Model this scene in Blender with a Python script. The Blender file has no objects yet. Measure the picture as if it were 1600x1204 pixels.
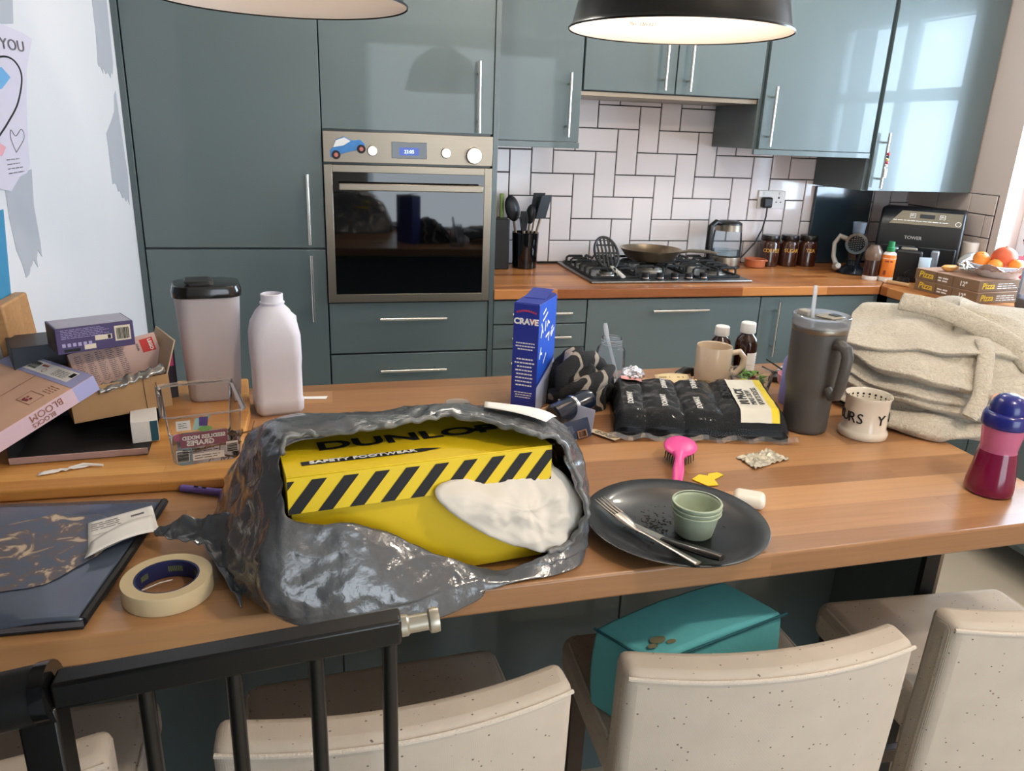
import bpy, bmesh, math, random
from mathutils import Vector, Matrix, noise

random.seed(7)
SC = bpy.context.scene
COL = SC.collection
PI = math.pi

# ---------------------------------------------------------------- camera, sky, light, exposure
def set_camera():
    cd = bpy.data.cameras.new('camera')
    cam = bpy.data.objects.new('camera', cd)
    COL.objects.link(cam)
    yaw, pitch, roll = 0.24862, -0.32200, 0.03899
    fwd = Vector((math.sin(yaw) * math.cos(pitch), math.cos(yaw) * math.cos(pitch), math.sin(pitch)))
    r = Vector((math.cos(yaw), -math.sin(yaw), 0))
    u = r.cross(fwd)
    r2 = r * math.cos(roll) + u * math.sin(roll)
    u2 = -r * math.sin(roll) + u * math.cos(roll)
    m = Matrix((r2, u2, -fwd)).transposed().to_4x4()
    m.translation = Vector((-0.6280, -3.4104, 1.4883))
    cam.matrix_world = m
    cd.sensor_fit = 'HORIZONTAL'
    cd.sensor_width = 36.0
    cd.lens = 1192.65 / 1600.0 * 36.0
    cd.clip_start = 0.02
    SC.camera = cam
set_camera()

W = bpy.data.worlds.new('sky')
SC.world = W
W.use_nodes = True
_bg = W.node_tree.nodes['Background']
_bg.inputs[0].default_value = (0.72, 0.87, 1.0, 1)
_bg.inputs[1].default_value = 2.4

SC.view_settings.view_transform = 'Standard'
SC.view_settings.look = 'None'
SC.view_settings.gamma = 1.0
SC.view_settings.use_curve_mapping = False
SC.view_settings.exposure = 0.45
SC.cycles.use_denoising = True
SC.cycles.max_bounces = 10
SC.cycles.transparent_max_bounces = 16
SC.cycles.sample_clamp_indirect = 6.0

def area(name, loc, rot, sx, sy, power, color):
    ld = bpy.data.lights.new(name, 'AREA')
    ld.shape = 'RECTANGLE'
    ld.size, ld.size_y = sx, sy
    ld.energy = power
    ld.color = color
    o = bpy.data.objects.new(name, ld)
    o.location = loc
    o.rotation_euler = rot
    COL.objects.link(o)
    return o
# daylight coming in at the kitchen window (right wall) and at the patio window behind the camera
area('window_daylight', (2.62, -1.13, 1.58), (0, math.radians(90), 0), 1.1, 1.1, 58, (0.80, 0.90, 1.0))
area('patio_daylight', (0.9, -5.98, 1.3), (math.radians(90), 0, 0), 2.0, 1.9, 22, (0.93, 0.96, 1.0))
def downlight(name, loc, power, color=(1.0, 0.86, 0.70), r=0.05):
    ld = bpy.data.lights.new(name, 'POINT')
    ld.energy, ld.color, ld.shadow_soft_size = power, color, r
    o = bpy.data.objects.new(name, ld)
    o.location = loc
    COL.objects.link(o)
# ceiling lights of the room: one above the near side of the island, two over the hob run
downlight('ceiling_light', (0.45, -3.25, 2.36), 27)
downlight('ceiling_light', (1.6, -2.6, 2.36), 12)
downlight('ceiling_light', (-0.25, -1.10, 2.36), 9, (1.0, 0.93, 0.80))
downlight('ceiling_light', (1.05, -1.10, 2.36), 9, (1.0, 0.93, 0.80))
BULB_STRENGTH = 60.0

# ---------------------------------------------------------------- materials
def lin(h):
    h = h.lstrip('#')
    c = [int(h[i:i + 2], 16) / 255 for i in (0, 2, 4)]
    return tuple((x / 12.92 if x <= 0.04045 else ((x + 0.055) / 1.055) ** 2.4) for x in c)

MATS = {}
def mat(name, color, rough=0.5, metal=0.0, vary=0.08, scale=30.0, bump=0.0, bscale=200.0, coat=0.0,
        trans=0.0, ior=1.45, alpha=1.0, emit=0.0, sss=0.0, sheen=0.0, stretch=None, spec=0.5):
    if name in MATS:
        return MATS[name]
    m = bpy.data.materials.new(name)
    m.use_nodes = True
    nt = m.node_tree
    b = nt.nodes['Principled BSDF']
    c = lin(color) if isinstance(color, str) else color
    b.inputs['Base Color'].default_value = (*c, 1)
    b.inputs['Roughness'].default_value = rough
    b.inputs['Metallic'].default_value = metal
    b.inputs['Coat Weight'].default_value = coat
    b.inputs['Coat Roughness'].default_value = 0.03
    b.inputs['Transmission Weight'].default_value = trans
    b.inputs['IOR'].default_value = ior
    b.inputs['Alpha'].default_value = alpha
    b.inputs['Sheen Weight'].default_value = sheen
    b.inputs['Specular IOR Level'].default_value = spec
    if sss:
        b.inputs['Subsurface Weight'].default_value = sss
        b.inputs['Subsurface Radius'].default_value = (0.02, 0.015, 0.012)
    if emit:
        b.inputs['Emission Color'].default_value = (*c, 1)
        b.inputs['Emission Strength'].default_value = emit
    tc = nt.nodes.new('ShaderNodeTexCoord')
    src = tc.outputs['Object']
    if stretch:
        mp = nt.nodes.new('ShaderNodeMapping')
        mp.inputs['Scale'].default_value = stretch
        nt.links.new(src, mp.inputs[0])
        src = mp.outputs[0]
    if vary > 0:
        n = nt.nodes.new('ShaderNodeTexNoise')
        n.inputs['Scale'].default_value = scale
        n.inputs['Detail'].default_value = 4
        nt.links.new(src, n.inputs['Vector'])
        mx = nt.nodes.new('ShaderNodeMix')
        mx.data_type = 'RGBA'
        mx.inputs[6].default_value = (*[x * (1 - vary) for x in c], 1)
        mx.inputs[7].default_value = (*[min(1, x * (1 + vary)) for x in c], 1)
        nt.links.new(n.outputs[0], mx.inputs[0])
        nt.links.new(mx.outputs[2], b.inputs['Base Color'])
    if bump > 0:
        n2 = nt.nodes.new('ShaderNodeTexNoise')
        n2.inputs['Scale'].default_value = bscale
        n2.inputs['Detail'].default_value = 5
        nt.links.new(src, n2.inputs['Vector'])
        bp = nt.nodes.new('ShaderNodeBump')
        bp.inputs['Strength'].default_value = bump
        bp.inputs['Distance'].default_value = 0.01
        nt.links.new(n2.outputs[0], bp.inputs['Height'])
        nt.links.new(bp.outputs[0], b.inputs['Normal'])
    MATS[name] = m
    return m

def clear_mat(name, color, gloss=0.25, dens=0.0, rough=0.05):
    """thin clear plastic or glass: mostly see-through with a fresnel sheen"""
    if name in MATS:
        return MATS[name]
    m = bpy.data.materials.new(name)
    m.use_nodes = True
    nt = m.node_tree
    nt.nodes.clear()
    out = nt.nodes.new('ShaderNodeOutputMaterial')
    tr = nt.nodes.new('ShaderNodeBsdfTransparent')
    c = lin(color)
    tr.inputs[0].default_value = (*c, 1)
    df = nt.nodes.new('ShaderNodeBsdfTranslucent')
    df.inputs[0].default_value = (*c, 1)
    d2 = nt.nodes.new('ShaderNodeBsdfDiffuse')
    d2.inputs[0].default_value = (*c, 1)
    dm = nt.nodes.new('ShaderNodeMixShader')
    dm.inputs[0].default_value = 0.5
    nt.links.new(df.outputs[0], dm.inputs[1])
    nt.links.new(d2.outputs[0], dm.inputs[2])
    m1 = nt.nodes.new('ShaderNodeMixShader')
    m1.inputs[0].default_value = dens
    nt.links.new(tr.outputs[0], m1.inputs[1])
    nt.links.new(dm.outputs[0], m1.inputs[2])
    gl = nt.nodes.new('ShaderNodeBsdfGlossy')
    gl.inputs['Roughness'].default_value = rough
    fr = nt.nodes.new('ShaderNodeLayerWeight')
    fr.inputs['Blend'].default_value = gloss
    nz = nt.nodes.new('ShaderNodeTexNoise')
    nz.inputs['Scale'].default_value = 60
    bp = nt.nodes.new('ShaderNodeBump')
    bp.inputs['Strength'].default_value = 0.08
    tc = nt.nodes.new('ShaderNodeTexCoord')
    nt.links.new(tc.outputs['Object'], nz.inputs['Vector'])
    nt.links.new(nz.outputs[0], bp.inputs['Height'])
    nt.links.new(bp.outputs[0], gl.inputs['Normal'])
    m2 = nt.nodes.new('ShaderNodeMixShader')
    nt.links.new(fr.outputs['Fresnel'], m2.inputs[0])
    nt.links.new(m1.outputs[0], m2.inputs[1])
    nt.links.new(gl.outputs[0], m2.inputs[2])
    nt.links.new(m2.outputs[0], out.inputs[0])
    MATS[name] = m
    return m

def wood_mat(name, c1, c2, bw, rh, rough=0.35, grain=0.35, swap=False):
    """butcher block: staves of random tone with grain along them"""
    m = bpy.data.materials.new(name)
    m.use_nodes = True
    nt = m.node_tree
    b = nt.nodes['Principled BSDF']
    b.inputs['Roughness'].default_value = rough
    tc = nt.nodes.new('ShaderNodeTexCoord')
    mp = nt.nodes.new('ShaderNodeMapping')
    if swap:
        mp.inputs['Rotation'].default_value = (0, 0, PI / 2)
    nt.links.new(tc.outputs['Object'], mp.inputs[0])
    br = nt.nodes.new('ShaderNodeTexBrick')
    br.inputs['Scale'].default_value = 1.0
    br.inputs['Brick Width'].default_value = bw
    br.inputs['Row Height'].default_value = rh
    br.inputs['Mortar Size'].default_value = 0.0006
    br.inputs['Mortar Smooth'].default_value = 0.4
    br.offset = 0.37
    br.offset_frequency = 2
    br.inputs['Color1'].default_value = (0, 0, 0, 1)
    br.inputs['Color2'].default_value = (1, 1, 1, 1)
    br.inputs['Mortar'].default_value = (0.25, 0.25, 0.25, 1)
    nt.links.new(mp.outputs[0], br.inputs['Vector'])
    mp2 = nt.nodes.new('ShaderNodeMapping')
    mp2.inputs['Scale'].default_value = (5, 110, 110)
    nt.links.new(mp.outputs[0], mp2.inputs[0])
    add = nt.nodes.new('ShaderNodeVectorMath')
    add.operation = 'ADD'
    sc = nt.nodes.new('ShaderNodeVectorMath')
    sc.operation = 'SCALE'
    sc.inputs['Scale'].default_value = 17.0
    nt.links.new(br.outputs['Color'], sc.inputs[0])
    nt.links.new(mp2.outputs[0], add.inputs[0])
    nt.links.new(sc.outputs[0], add.inputs[1])
    nz = nt.nodes.new('ShaderNodeTexNoise')
    nz.inputs['Scale'].default_value = 1.0
    nz.inputs['Detail'].default_value = 6
    nz.inputs['Distortion'].default_value = 0.6
    nt.links.new(add.outputs[0], nz.inputs['Vector'])
    mx = nt.nodes.new('ShaderNodeMix')
    mx.data_type = 'FLOAT'
    mx.inputs[0].default_value = grain
    nt.links.new(br.outputs['Color'], mx.inputs[2])
    nt.links.new(nz.outputs[0], mx.inputs[3])
    cr = nt.nodes.new('ShaderNodeValToRGB')
    cr.color_ramp.elements[0].position = 0.12
    cr.color_ramp.elements[0].color = (*lin(c1), 1)
    cr.color_ramp.elements[1].position = 0.85
    cr.color_ramp.elements[1].color = (*lin(c2), 1)
    nt.links.new(mx.outputs[0], cr.inputs[0])
    nt.links.new(cr.outputs[0], b.inputs['Base Color'])
    bp = nt.nodes.new('ShaderNodeBump')
    bp.inputs['Strength'].default_value = 0.06
    bp.inputs['Distance'].default_value = 0.004
    nt.links.new(nz.outputs[0], bp.inputs['Height'])
    nt.links.new(bp.outputs[0], b.inputs['Normal'])
    MATS[name] = m
    return m

TEAL = mat('teal_gloss', (0.112, 0.145, 0.146), 0.36, vary=0.06, scale=3, coat=0.4, spec=0.4)
TEALD = mat('teal_edge', (0.085, 0.112, 0.114), 0.3, vary=0.05, coat=0.25)
DARKGAP = mat('carcass_dark', '#101416', 0.7)
STEEL = mat('brushed_steel', '#94897A', 0.38, 1.0, vary=0.06, scale=8, stretch=(1, 1, 60))
HANDLE = mat('handle_steel', '#CFCBC2', 0.25, 1.0, vary=0.03)
CHROME = mat('chrome', '#E0E0E0', 0.08, 1.0, vary=0.0)
BLACKGL = mat('black_glass', '#050506', 0.04, vary=0.0, coat=0.5)
BLACK = mat('black_plastic', '#151516', 0.4)
BLACKM = mat('black_satin_metal', '#0E0D0C', 0.3, vary=0.1)
IRON = mat('cast_iron', '#1B1C1D', 0.55, bump=0.2, bscale=300)
TILE = mat('white_tile', '#E4DAD8', 0.12, vary=0.03, scale=6, coat=0.3)
GROUT = mat('dark_grout', '#2B2A2B', 0.9, bump=0.2)
WALLW = mat('white_paint', '#DAD9DC', 0.85, vary=0.03, scale=5, bump=0.04, bscale=80)
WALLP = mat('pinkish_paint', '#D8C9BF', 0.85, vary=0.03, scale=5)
PATCH = mat('grey_undercoat', '#AEB1B9', 0.8, vary=0.05, scale=20)
BLUEW = mat('blue_paint', '#3C86AE', 0.7, vary=0.06)
CEIL = mat('ceiling_paint', '#E9E6E2', 0.9, vary=0.02)
FLOORM = mat('cream_floor', '#CDBFA9', 0.45, vary=0.08, scale=4)
BUTCHER = wood_mat('butcher_block', '#7B5233', '#BC8D60', 0.62, 0.078, 0.30)
BUTCHER2 = wood_mat('butcher_block_counter', '#8A4A22', '#CF8A4E', 0.40, 0.045, 0.3)
BUTCHER3 = wood_mat('butcher_block_side', '#8A4A22', '#CF8A4E', 0.40, 0.045, 0.3, swap=True)
BAMBOO = wood_mat('bamboo_board', '#B77B3A', '#DDA760', 0.9, 0.028, 0.4, grain=0.5)
OAK = wood_mat('light_wood', '#A9784A', '#CFA270', 0.9, 0.08, 0.5, grain=0.7)
CREAM = mat('cream_upholstery', '#D9CDBE', 0.95, vary=0.06, scale=25, bump=0.35, bscale=420, sheen=0.15)
SPECK = mat('lint_specks', '#4A4038', 0.9)
WHITE = mat('white_plastic', '#E9E7E4', 0.4, vary=0.02)
PAPER = mat('white_paper', '#ECE8E2', 0.8, vary=0.03)
INK = mat('black_ink', '#151518', 0.6, vary=0)
INKG = mat('grey_ink', '#6A6468', 0.7, vary=0)
INKW = mat('white_ink', '#EDEBE6', 0.6, vary=0)
CARD = mat('brown_card', '#A9865F', 0.8, vary=0.06, scale=40)
CARDIN = mat('card_inside', '#C0A98C', 0.85, vary=0.05)

# ---------------------------------------------------------------- mesh helpers
class MB:
    def __init__(s):
        s.bm = bmesh.new()
        s.mi = 0
    def _tagnew(s, faces):
        for f in faces:
            f.material_index = s.mi
    def quad(s, *pts):
        vs = [s.bm.verts.new(p) for p in pts]
        f = s.bm.faces.new(vs)
        f.material_index = s.mi
        return f
    def hexa(s, o, u, v, w):
        o, u, v, w = Vector(o), Vector(u), Vector(v), Vector(w)
        P = [o, o + u, o + u + v, o + v, o + w, o + u + w, o + u + v + w, o + v + w]
        return s.corners(P)
    def corners(s, P):
        vs = [s.bm.verts.new(p) for p in P]
        F = []
        for idx in ((0, 3, 2, 1), (4, 5, 6, 7), (0, 1, 5, 4), (1, 2, 6, 5), (2, 3, 7, 6), (3, 0, 4, 7)):
            F.append(s.bm.faces.new([vs[i] for i in idx]))
        s._tagnew(F)
        return s
    def box(s, x0, x1, y0, y1, z0, z1):
        return s.hexa((x0, y0, z0), (x1 - x0, 0, 0), (0, y1 - y0, 0), (0, 0, z1 - z0))
    def lathe(s, prof, seg=36, c=(0, 0, 0), axis=None, sx=1, sy=1):
        """prof: list of (r, z); r==0 collapses"""
        M = Matrix.Identity(3)
        if axis is not None:
            M = Vector((0, 0, 1)).rotation_difference(Vector(axis)).to_matrix()
        c = Vector(c)
        rings = []
        for r, z in prof:
            if r <= 1e-9:
                rings.append([s.bm.verts.new(c + M @ Vector((0, 0, z)))])
            else:
                rings.append([s.bm.verts.new(c + M @ Vector((r * sx * math.cos(2 * PI * k / seg), r * sy * math.sin(2 * PI * k / seg), z))) for k in range(seg)])
        for a, b in zip(rings, rings[1:]):
            for k in range(seg):
                k2 = (k + 1) % seg
                if len(a) == 1 and len(b) == 1:
                    continue
                if len(a) == 1:
                    f = s.bm.faces.new((a[0], b[k2], b[k]))
                elif len(b) == 1:
                    f = s.bm.faces.new((a[k], a[k2], b[0]))
                else:
                    f = s.bm.faces.new((a[k], a[k2], b[k2], b[k]))
                f.material_index = s.mi
        return s
    def tube(s, pts, r, seg=10, cap=True, flat=1.0, up=None):
        pts = [Vector(p) for p in pts]
        n = len(pts)
        R = r if isinstance(r, (list, tuple)) else [r] * n
        rings = []
        prev = None
        for i, p in enumerate(pts):
            t = (pts[min(i + 1, n - 1)] - pts[max(i - 1, 0)])
            t = t.normalized() if t.length > 1e-9 else Vector((0, 0, 1))
            if prev is None:
                a = Vector(up) if up else (Vector((0, 0, 1)) if abs(t.z) < 0.9 else Vector((1, 0, 0)))
            else:
                a = prev
            a = (a - t * a.dot(t))
            a = a.normalized() if a.length > 1e-9 else t.orthogonal().normalized()
            b = t.cross(a)
            prev = a
            rings.append([s.bm.verts.new(p + (a * math.cos(2 * PI * k / seg) * flat + b * math.sin(2 * PI * k / seg)) * R[i]) for k in range(seg)])
        for A, B in zip(rings, rings[1:]):
            for k in range(seg):
                k2 = (k + 1) % seg
                f = s.bm.faces.new((A[k], A[k2], B[k2], B[k]))
                f.material_index = s.mi
        if cap:
            f = s.bm.faces.new(rings[0][::-1]); f.material_index = s.mi
            f = s.bm.faces.new(rings[-1]); f.material_index = s.mi
        return s
    def prism(s, poly, lo, hi, fn=None):
        """polygon in 2d extruded from lo to hi; fn maps (x, y, h) to a point"""
        fn = fn or (lambda x, y, h: (x, y, h))
        A = [s.bm.verts.new(fn(x, y, lo)) for x, y in poly]
        B = [s.bm.verts.new(fn(x, y, hi)) for x, y in poly]
        n = len(poly)
        F = [s.bm.faces.new(A[::-1]), s.bm.faces.new(B)]
        for k in range(n):
            F.append(s.bm.faces.new((A[k], A[(k + 1) % n], B[(k + 1) % n], B[k])))
        s._tagnew(F)
        return s
    def grid(s, fn, nu, nv, closeu=False):
        V = [[s.bm.verts.new(fn(i / nu, j / nv)) for j in range(nv + 1)] for i in range(nu if closeu else nu + 1)]
        for i in range(nu):
            for j in range(nv):
                a, b = V[i], V[(i + 1) % len(V)]
                f = s.bm.faces.new((a[j], b[j], b[j + 1], a[j + 1]))
                f.material_index = s.mi
        return s
    def sphere(s, c, r, seg=16, rings=10, sc=(1, 1, 1)):
        c = Vector(c)
        prof = [(r * math.sin(PI * k / rings), -r * math.cos(PI * k / rings)) for k in range(rings + 1)]
        prof[0] = (0, -r); prof[-1] = (0, r)
        n0 = len(s.bm.verts)
        s.lathe(prof, seg)
        s.bm.verts.ensure_lookup_table()
        for v in list(s.bm.verts)[n0:]:
            v.co = Vector((v.co.x * sc[0], v.co.y * sc[1], v.co.z * sc[2])) + c
        return s
    def xform(s, M):
        bmesh.ops.transform(s.bm, matrix=M, verts=s.bm.verts)
        return s
    def build(s, name, mats, parent=None, angle=35, bevel=0, bseg=2, solid=0, sub=0, fix=True, disp=None):
        if fix:
            bmesh.ops.recalc_face_normals(s.bm, faces=s.bm.faces)
        me = bpy.data.meshes.new(name)
        if parent is not None:
            inv = WM[parent.name].inverted()
            bmesh.ops.transform(s.bm, matrix=inv, verts=s.bm.verts) if getattr(s, 'world', False) else None
        s.bm.to_mesh(me)
        s.bm.free()
        for m in (mats if isinstance(mats, (list, tuple)) else [mats]):
            me.materials.append(m)
        me.shade_smooth()
        if angle < 180:
            me.set_sharp_from_angle(angle=math.radians(angle))
        o = bpy.data.objects.new(name, me)
        COL.objects.link(o)
        if parent is not None:
            o.parent = parent
            WM[o.name] = WM[parent.name]
        else:
            WM[o.name] = Matrix.Identity(4)
        if bevel:
            md = o.modifiers.new('bevel', 'BEVEL'); md.width = bevel; md.segments = bseg; md.limit_method = 'ANGLE'; md.angle_limit = math.radians(40)
        if solid:
            md = o.modifiers.new('solid', 'SOLIDIFY'); md.thickness = solid; md.offset = 0
        if sub:
            md = o.modifiers.new('sub', 'SUBSURF'); md.levels = sub; md.render_levels = sub
        return o
WM = {}

def WMB():
    m = MB(); m.world = True
    return m

def tag(o, label=None, cat=None, group=None, kind=None):
    if label: o['label'] = label
    if cat: o['category'] = cat
    if group: o['group'] = group
    if kind: o['kind'] = kind
    return o

def thing(name, label, cat, loc=(0, 0, 0), rz=0, group=None, rot=None):
    o = bpy.data.objects.new(name, None)
    COL.objects.link(o)
    o.empty_display_size = 0.02
    o.location = loc
    o.rotation_euler = rot if rot else (0, 0, rz)
    M = Matrix.Translation(Vector(loc)) @ (o.rotation_euler.to_matrix().to_4x4())
    WM[o.name] = M
    return tag(o, label, cat, group)

def copy_tree(o, parent=None):
    c = o.copy()
    COL.objects.link(c)
    c.parent = parent
    WM[c.name] = WM.get(o.name, Matrix.Identity(4))
    for ch in [x for x in list(COL.objects) if x.parent == o]:
        copy_tree(ch, c)
    return c

def text(name, body, size, m, parent, o, ux, uy, lift=0.0005, ext=0.0003, align='CENTER', sx=1.0, mirror=False, bold=0.0, shear=0.0):
    """lettering on a plane: o the baseline origin, ux reading direction, uy up"""
    cu = bpy.data.curves.new(name, 'FONT')
    cu.body = body
    cu.size = size
    cu.align_x = align
    cu.extrude = ext
    cu.offset = bold
    cu.shear = shear
    cu.resolution_u = 3
    tmp = bpy.data.objects.new(name, cu)
    COL.objects.link(tmp)
    dg = bpy.context.evaluated_depsgraph_get()
    me = bpy.data.meshes.new_from_object(tmp.evaluated_get(dg))
    bpy.data.objects.remove(tmp)
    bpy.data.curves.remove(cu)
    ux, uy = Vector(ux).normalized(), Vector(uy).normalized()
    n = ux.cross(uy)
    R = Matrix((ux * sx, uy, n)).transposed().to_4x4()
    if mirror:
        R = R @ Matrix.Diagonal((-1, 1, 1, 1))
    M = Matrix.Translation(Vector(o) + n * lift) @ R
    me.transform(M)
    if mirror:
        me.flip_normals()
    me.materials.clear()
    me.materials.append(m)
    ob = bpy.data.objects.new(name, me)
    COL.objects.link(ob)
    if parent is not None:
        ob.parent = parent
        WM[ob.name] = WM[parent.name]
    return ob

class Face:
    """a flat frame on a surface: helper to lay labels, bars and rows of print on it"""
    def __init__(s, o, ux, uy):
        s.o = Vector(o); s.ux = Vector(ux).normalized(); s.uy = Vector(uy).normalized(); s.n = s.ux.cross(s.uy)
    def p(s, x, y, l=0.0004):
        return s.o + s.ux * x + s.uy * y + s.n * l
    def rect(s, mb, x0, y0, x1, y1, l=0.0004):
        mb.quad(s.p(x0, y0, l), s.p(x1, y0, l), s.p(x1, y1, l), s.p(x0, y1, l))
    def poly(s, mb, pts, l=0.0004):
        mb.quad(*[s.p(x, y, l) for x, y in pts])
    def rows(s, mb, x0, y0, x1, y1, n, l=0.0006, fill=0.45, gap=True):
        h = (y1 - y0) / n
        for k in range(n):
            y = y0 + (k + 0.5 - fill / 2) * h
            x = x0
            end = x1 - random.uniform(0, 0.25) * (x1 - x0)
            while x < end:
                w = random.uniform(1.2, 3.5) * h if gap else end - x
                s.rect(mb, x, y, min(x + w, end), y + h * fill, l)
                x += w + 0.45 * h
    def bars(s, mb, x0, y0, x1, y1, n=18, l=0.0006, vert=True):
        r = random.Random(n)
        t = 0.0
        while t < 1:
            w = r.choice((0.4, 0.7, 1.1)) / n
            if vert: s.rect(mb, x0 + (x1 - x0) * t, y0, x0 + (x1 - x0) * min(1, t + w), y1, l)
            else: s.rect(mb, x0, y0 + (y1 - y0) * t, x1, y0 + (y1 - y0) * min(1, t + w), l)
            t += w + r.choice((0.3, 0.6)) / n
    def text(s, name, body, size, m, parent, x, y, **k):
        return text(name, body, size, m, parent, s.p(x, y, 0), s.ux, s.uy, **k)

def crumple(mb, amp, freq, seed=0, ridge=True):
    bm = mb.bm
    bm.normal_update()
    off = Vector((seed * 7.3, seed * 3.1, seed * 1.7))
    D = []
    for v in bm.verts:
        p = v.co * freq + off
        a = noise.noise(p)
        if ridge:
            d = (0.5 - abs(a)) * 1.2 + (0.5 - abs(noise.noise(p * 2.3))) * 0.5 - 0.7
        else:
            d = a + 0.4 * noise.noise(p * 2.2)
        D.append(v.normal * d * amp)
    for v, d in zip(bm.verts, D):
        v.co += d
    return mb

def label_quad(F, name, mt, parent, x0, y0, x1, y1, l=0.0004):
    m = MB(); F.rect(m, x0, y0, x1, y1, l)
    return m.build(name, mt, parent, fix=False)

ZT = 0.91   # worktop height

# ================================================================ the room
def struct(name, mb, mats, parent=None, **k):
    o = mb.build(name, mats, parent, **k)
    o['kind'] = 'structure'
    return o

m = MB().box(-3.2, 2.5, -6.0, 0.15, -0.1, 0.0); struct('floor', m, FLOORM)
m = MB().box(-3.2, 2.5, -6.0, 0.15, 2.42, 2.5); struct('ceiling', m, CEIL)
m = MB().box(-1.36, 2.5, 0.0, 0.15, 0.0, 2.42); wb = struct('wall_back', m, [GROUT])
# herringbone wall tiles, one body
T, TX, TZ = 0.0995, 0.4843, 1.0151
g = 0.0022
m = MB()
def tile_clip(x0, x1, z0, z1):
    x0, x1 = max(x0, 0.002), min(x1, 2.288)
    z0, z1 = max(z0, ZT + 0.001), min(z1, 1.72)
    if x1 - x0 > 0.004 and z1 - z0 > 0.004:
        b = 0.0022
        f0 = [(x0, -0.004, z0), (x1, -0.004, z0), (x1, -0.004, z1), (x0, -0.004, z1)]
        f1 = [(x0 + b, -0.0065, z0 + b), (x1 - b, -0.0065, z0 + b), (x1 - b, -0.0065, z1 - b), (x0 + b, -0.0065, z1 - b)]
        m.quad(*f1)
        for k in range(4):
            k2 = (k + 1) % 4
            m.quad(f0[k], f0[k2], f1[k2], f1[k])
            a, c = f0[k], f0[k2]
            m.quad((a[0], -0.0005, a[2]), (c[0], -0.0005, c[2]), c, a)
for i in range(-7, 22):
    for j in range(-3, 9):
        c = (i - j) % 4
        if c == 0:
            tile_clip(TX + i * T + g, TX + (i + 2) * T - g, TZ + j * T + g, TZ + (j + 1) * T - g)
        elif c == 3:
            tile_clip(TX + i * T + g, TX + (i + 1) * T - g, TZ + j * T + g, TZ + (j + 2) * T - g)
struct('wall_back_tiling', m, TILE, wb, fix=False, angle=20)

# left wall stub with patchy paint, then the wide part of the room to the left
m = MB().box(-1.36, -1.235, -1.80, 0.0, 0.0, 2.42); wl = struct('wall_left', m, WALLW)
def wall_patch(pts, mt, name):
    mm = MB()
    mm.prism(pts, -1.2352, -1.2338, fn=lambda y, z, h: (h, y, z))
    o = struct(name, mm, mt, wl)
    return o
def jag(a, b, n, amp, seed):
    r = random.Random(seed)
    return [(a[0] + (b[0] - a[0]) * k / n + r.uniform(-amp, amp) * 0.35, a[1] + (b[1] - a[1]) * k / n + r.uniform(-amp, amp)) for k in range(n + 1)]
wall_patch([(-0.602, 2.3), (-0.70, 2.3), (-0.805, 1.80), (-0.808, 1.703), (-0.827, 1.625)] + jag((-0.815, 1.618), (-0.665, 1.600), 9, 0.014, 3) + [(-0.645, 1.64)], PATCH, 'grey_patch')
wall_patch([(-0.655, 1.56), (-0.680, 1.545), (-0.700, 1.500), (-0.755, 1.469), (-0.828, 1.436), (-0.828, 1.379), (-0.830, 1.290)] + jag((-0.82, 1.285), (-0.650, 1.222), 10, 0.014, 5) + [(-0.625, 1.30)], PATCH, 'grey_patch')
wall_patch([(-1.456, 2.3), (-1.456, 1.707), (-1.474, 1.66), (-1.56, 1.650), (-1.56, 2.3)], PATCH, 'grey_patch')
wall_patch([(-1.664, 1.36), (-1.50, 1.37), (-1.521, 1.297), (-1.516, 1.214)] + jag((-1.52, 1.19), (-1.64, 1.172), 9, 0.02, 9) + [(-1.659, 1.221), (-1.668, 1.286)], PATCH, 'grey_patch')
m = WMB()
m.prism([(-1.795, ZT - 0.9), (-1.762, ZT - 0.9), (-1.758, 1.03), (-1.725, 1.15), (-1.692, 1.305), (-1.795, 1.305)], -1.2356, -1.2335, fn=lambda y, z, h: (h, y, z))
struct('blue_patch', m, BLUEW, wl)
m = MB().box(-3.2, -1.36, -0.1, 0.0, 0.0, 2.42); struct('wall_left_rear', m, WALLW)
m = MB().box(-3.3, -3.2, -6.0, 0.0, 0.0, 2.42); struct('wall_left_far', m, WALLW)

# right wall with the kitchen window
WY0, WY1, WZ0, WZ1 = -1.72, -0.585, 0.965, 2.16
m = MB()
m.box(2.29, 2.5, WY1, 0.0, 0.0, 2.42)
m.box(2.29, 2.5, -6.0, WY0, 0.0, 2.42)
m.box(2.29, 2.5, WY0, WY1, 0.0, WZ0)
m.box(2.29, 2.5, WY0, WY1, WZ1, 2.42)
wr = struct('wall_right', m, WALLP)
m = MB().box(2.27, 2.47, WY0 - 0.03, WY1, WZ0, WZ0 + 0.012); struct('window_1_sill', m, mat('sill_paint', '#E6E4E6', 0.4), wr, bevel=0.003)
# plain rows of tiles on the return by the window
m = MB()
m.box(2.285, 2.29, -0.546, 0.0, ZT, 1.295)
struct('wall_right_grout', m, GROUT, wr)
m = MB()
rowz = ZT
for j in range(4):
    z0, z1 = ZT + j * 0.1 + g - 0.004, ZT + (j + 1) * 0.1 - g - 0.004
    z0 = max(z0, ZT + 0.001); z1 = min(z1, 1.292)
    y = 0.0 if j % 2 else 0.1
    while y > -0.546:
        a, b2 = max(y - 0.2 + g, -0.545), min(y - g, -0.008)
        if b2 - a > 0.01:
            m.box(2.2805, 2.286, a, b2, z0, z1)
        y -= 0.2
struct('wall_right_tiling', m, mat('shade_tile', '#DCCDC2', 0.2, vary=0.03), wr, bevel=0.0015)  # white tile with the corner's shade put into its colour

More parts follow.
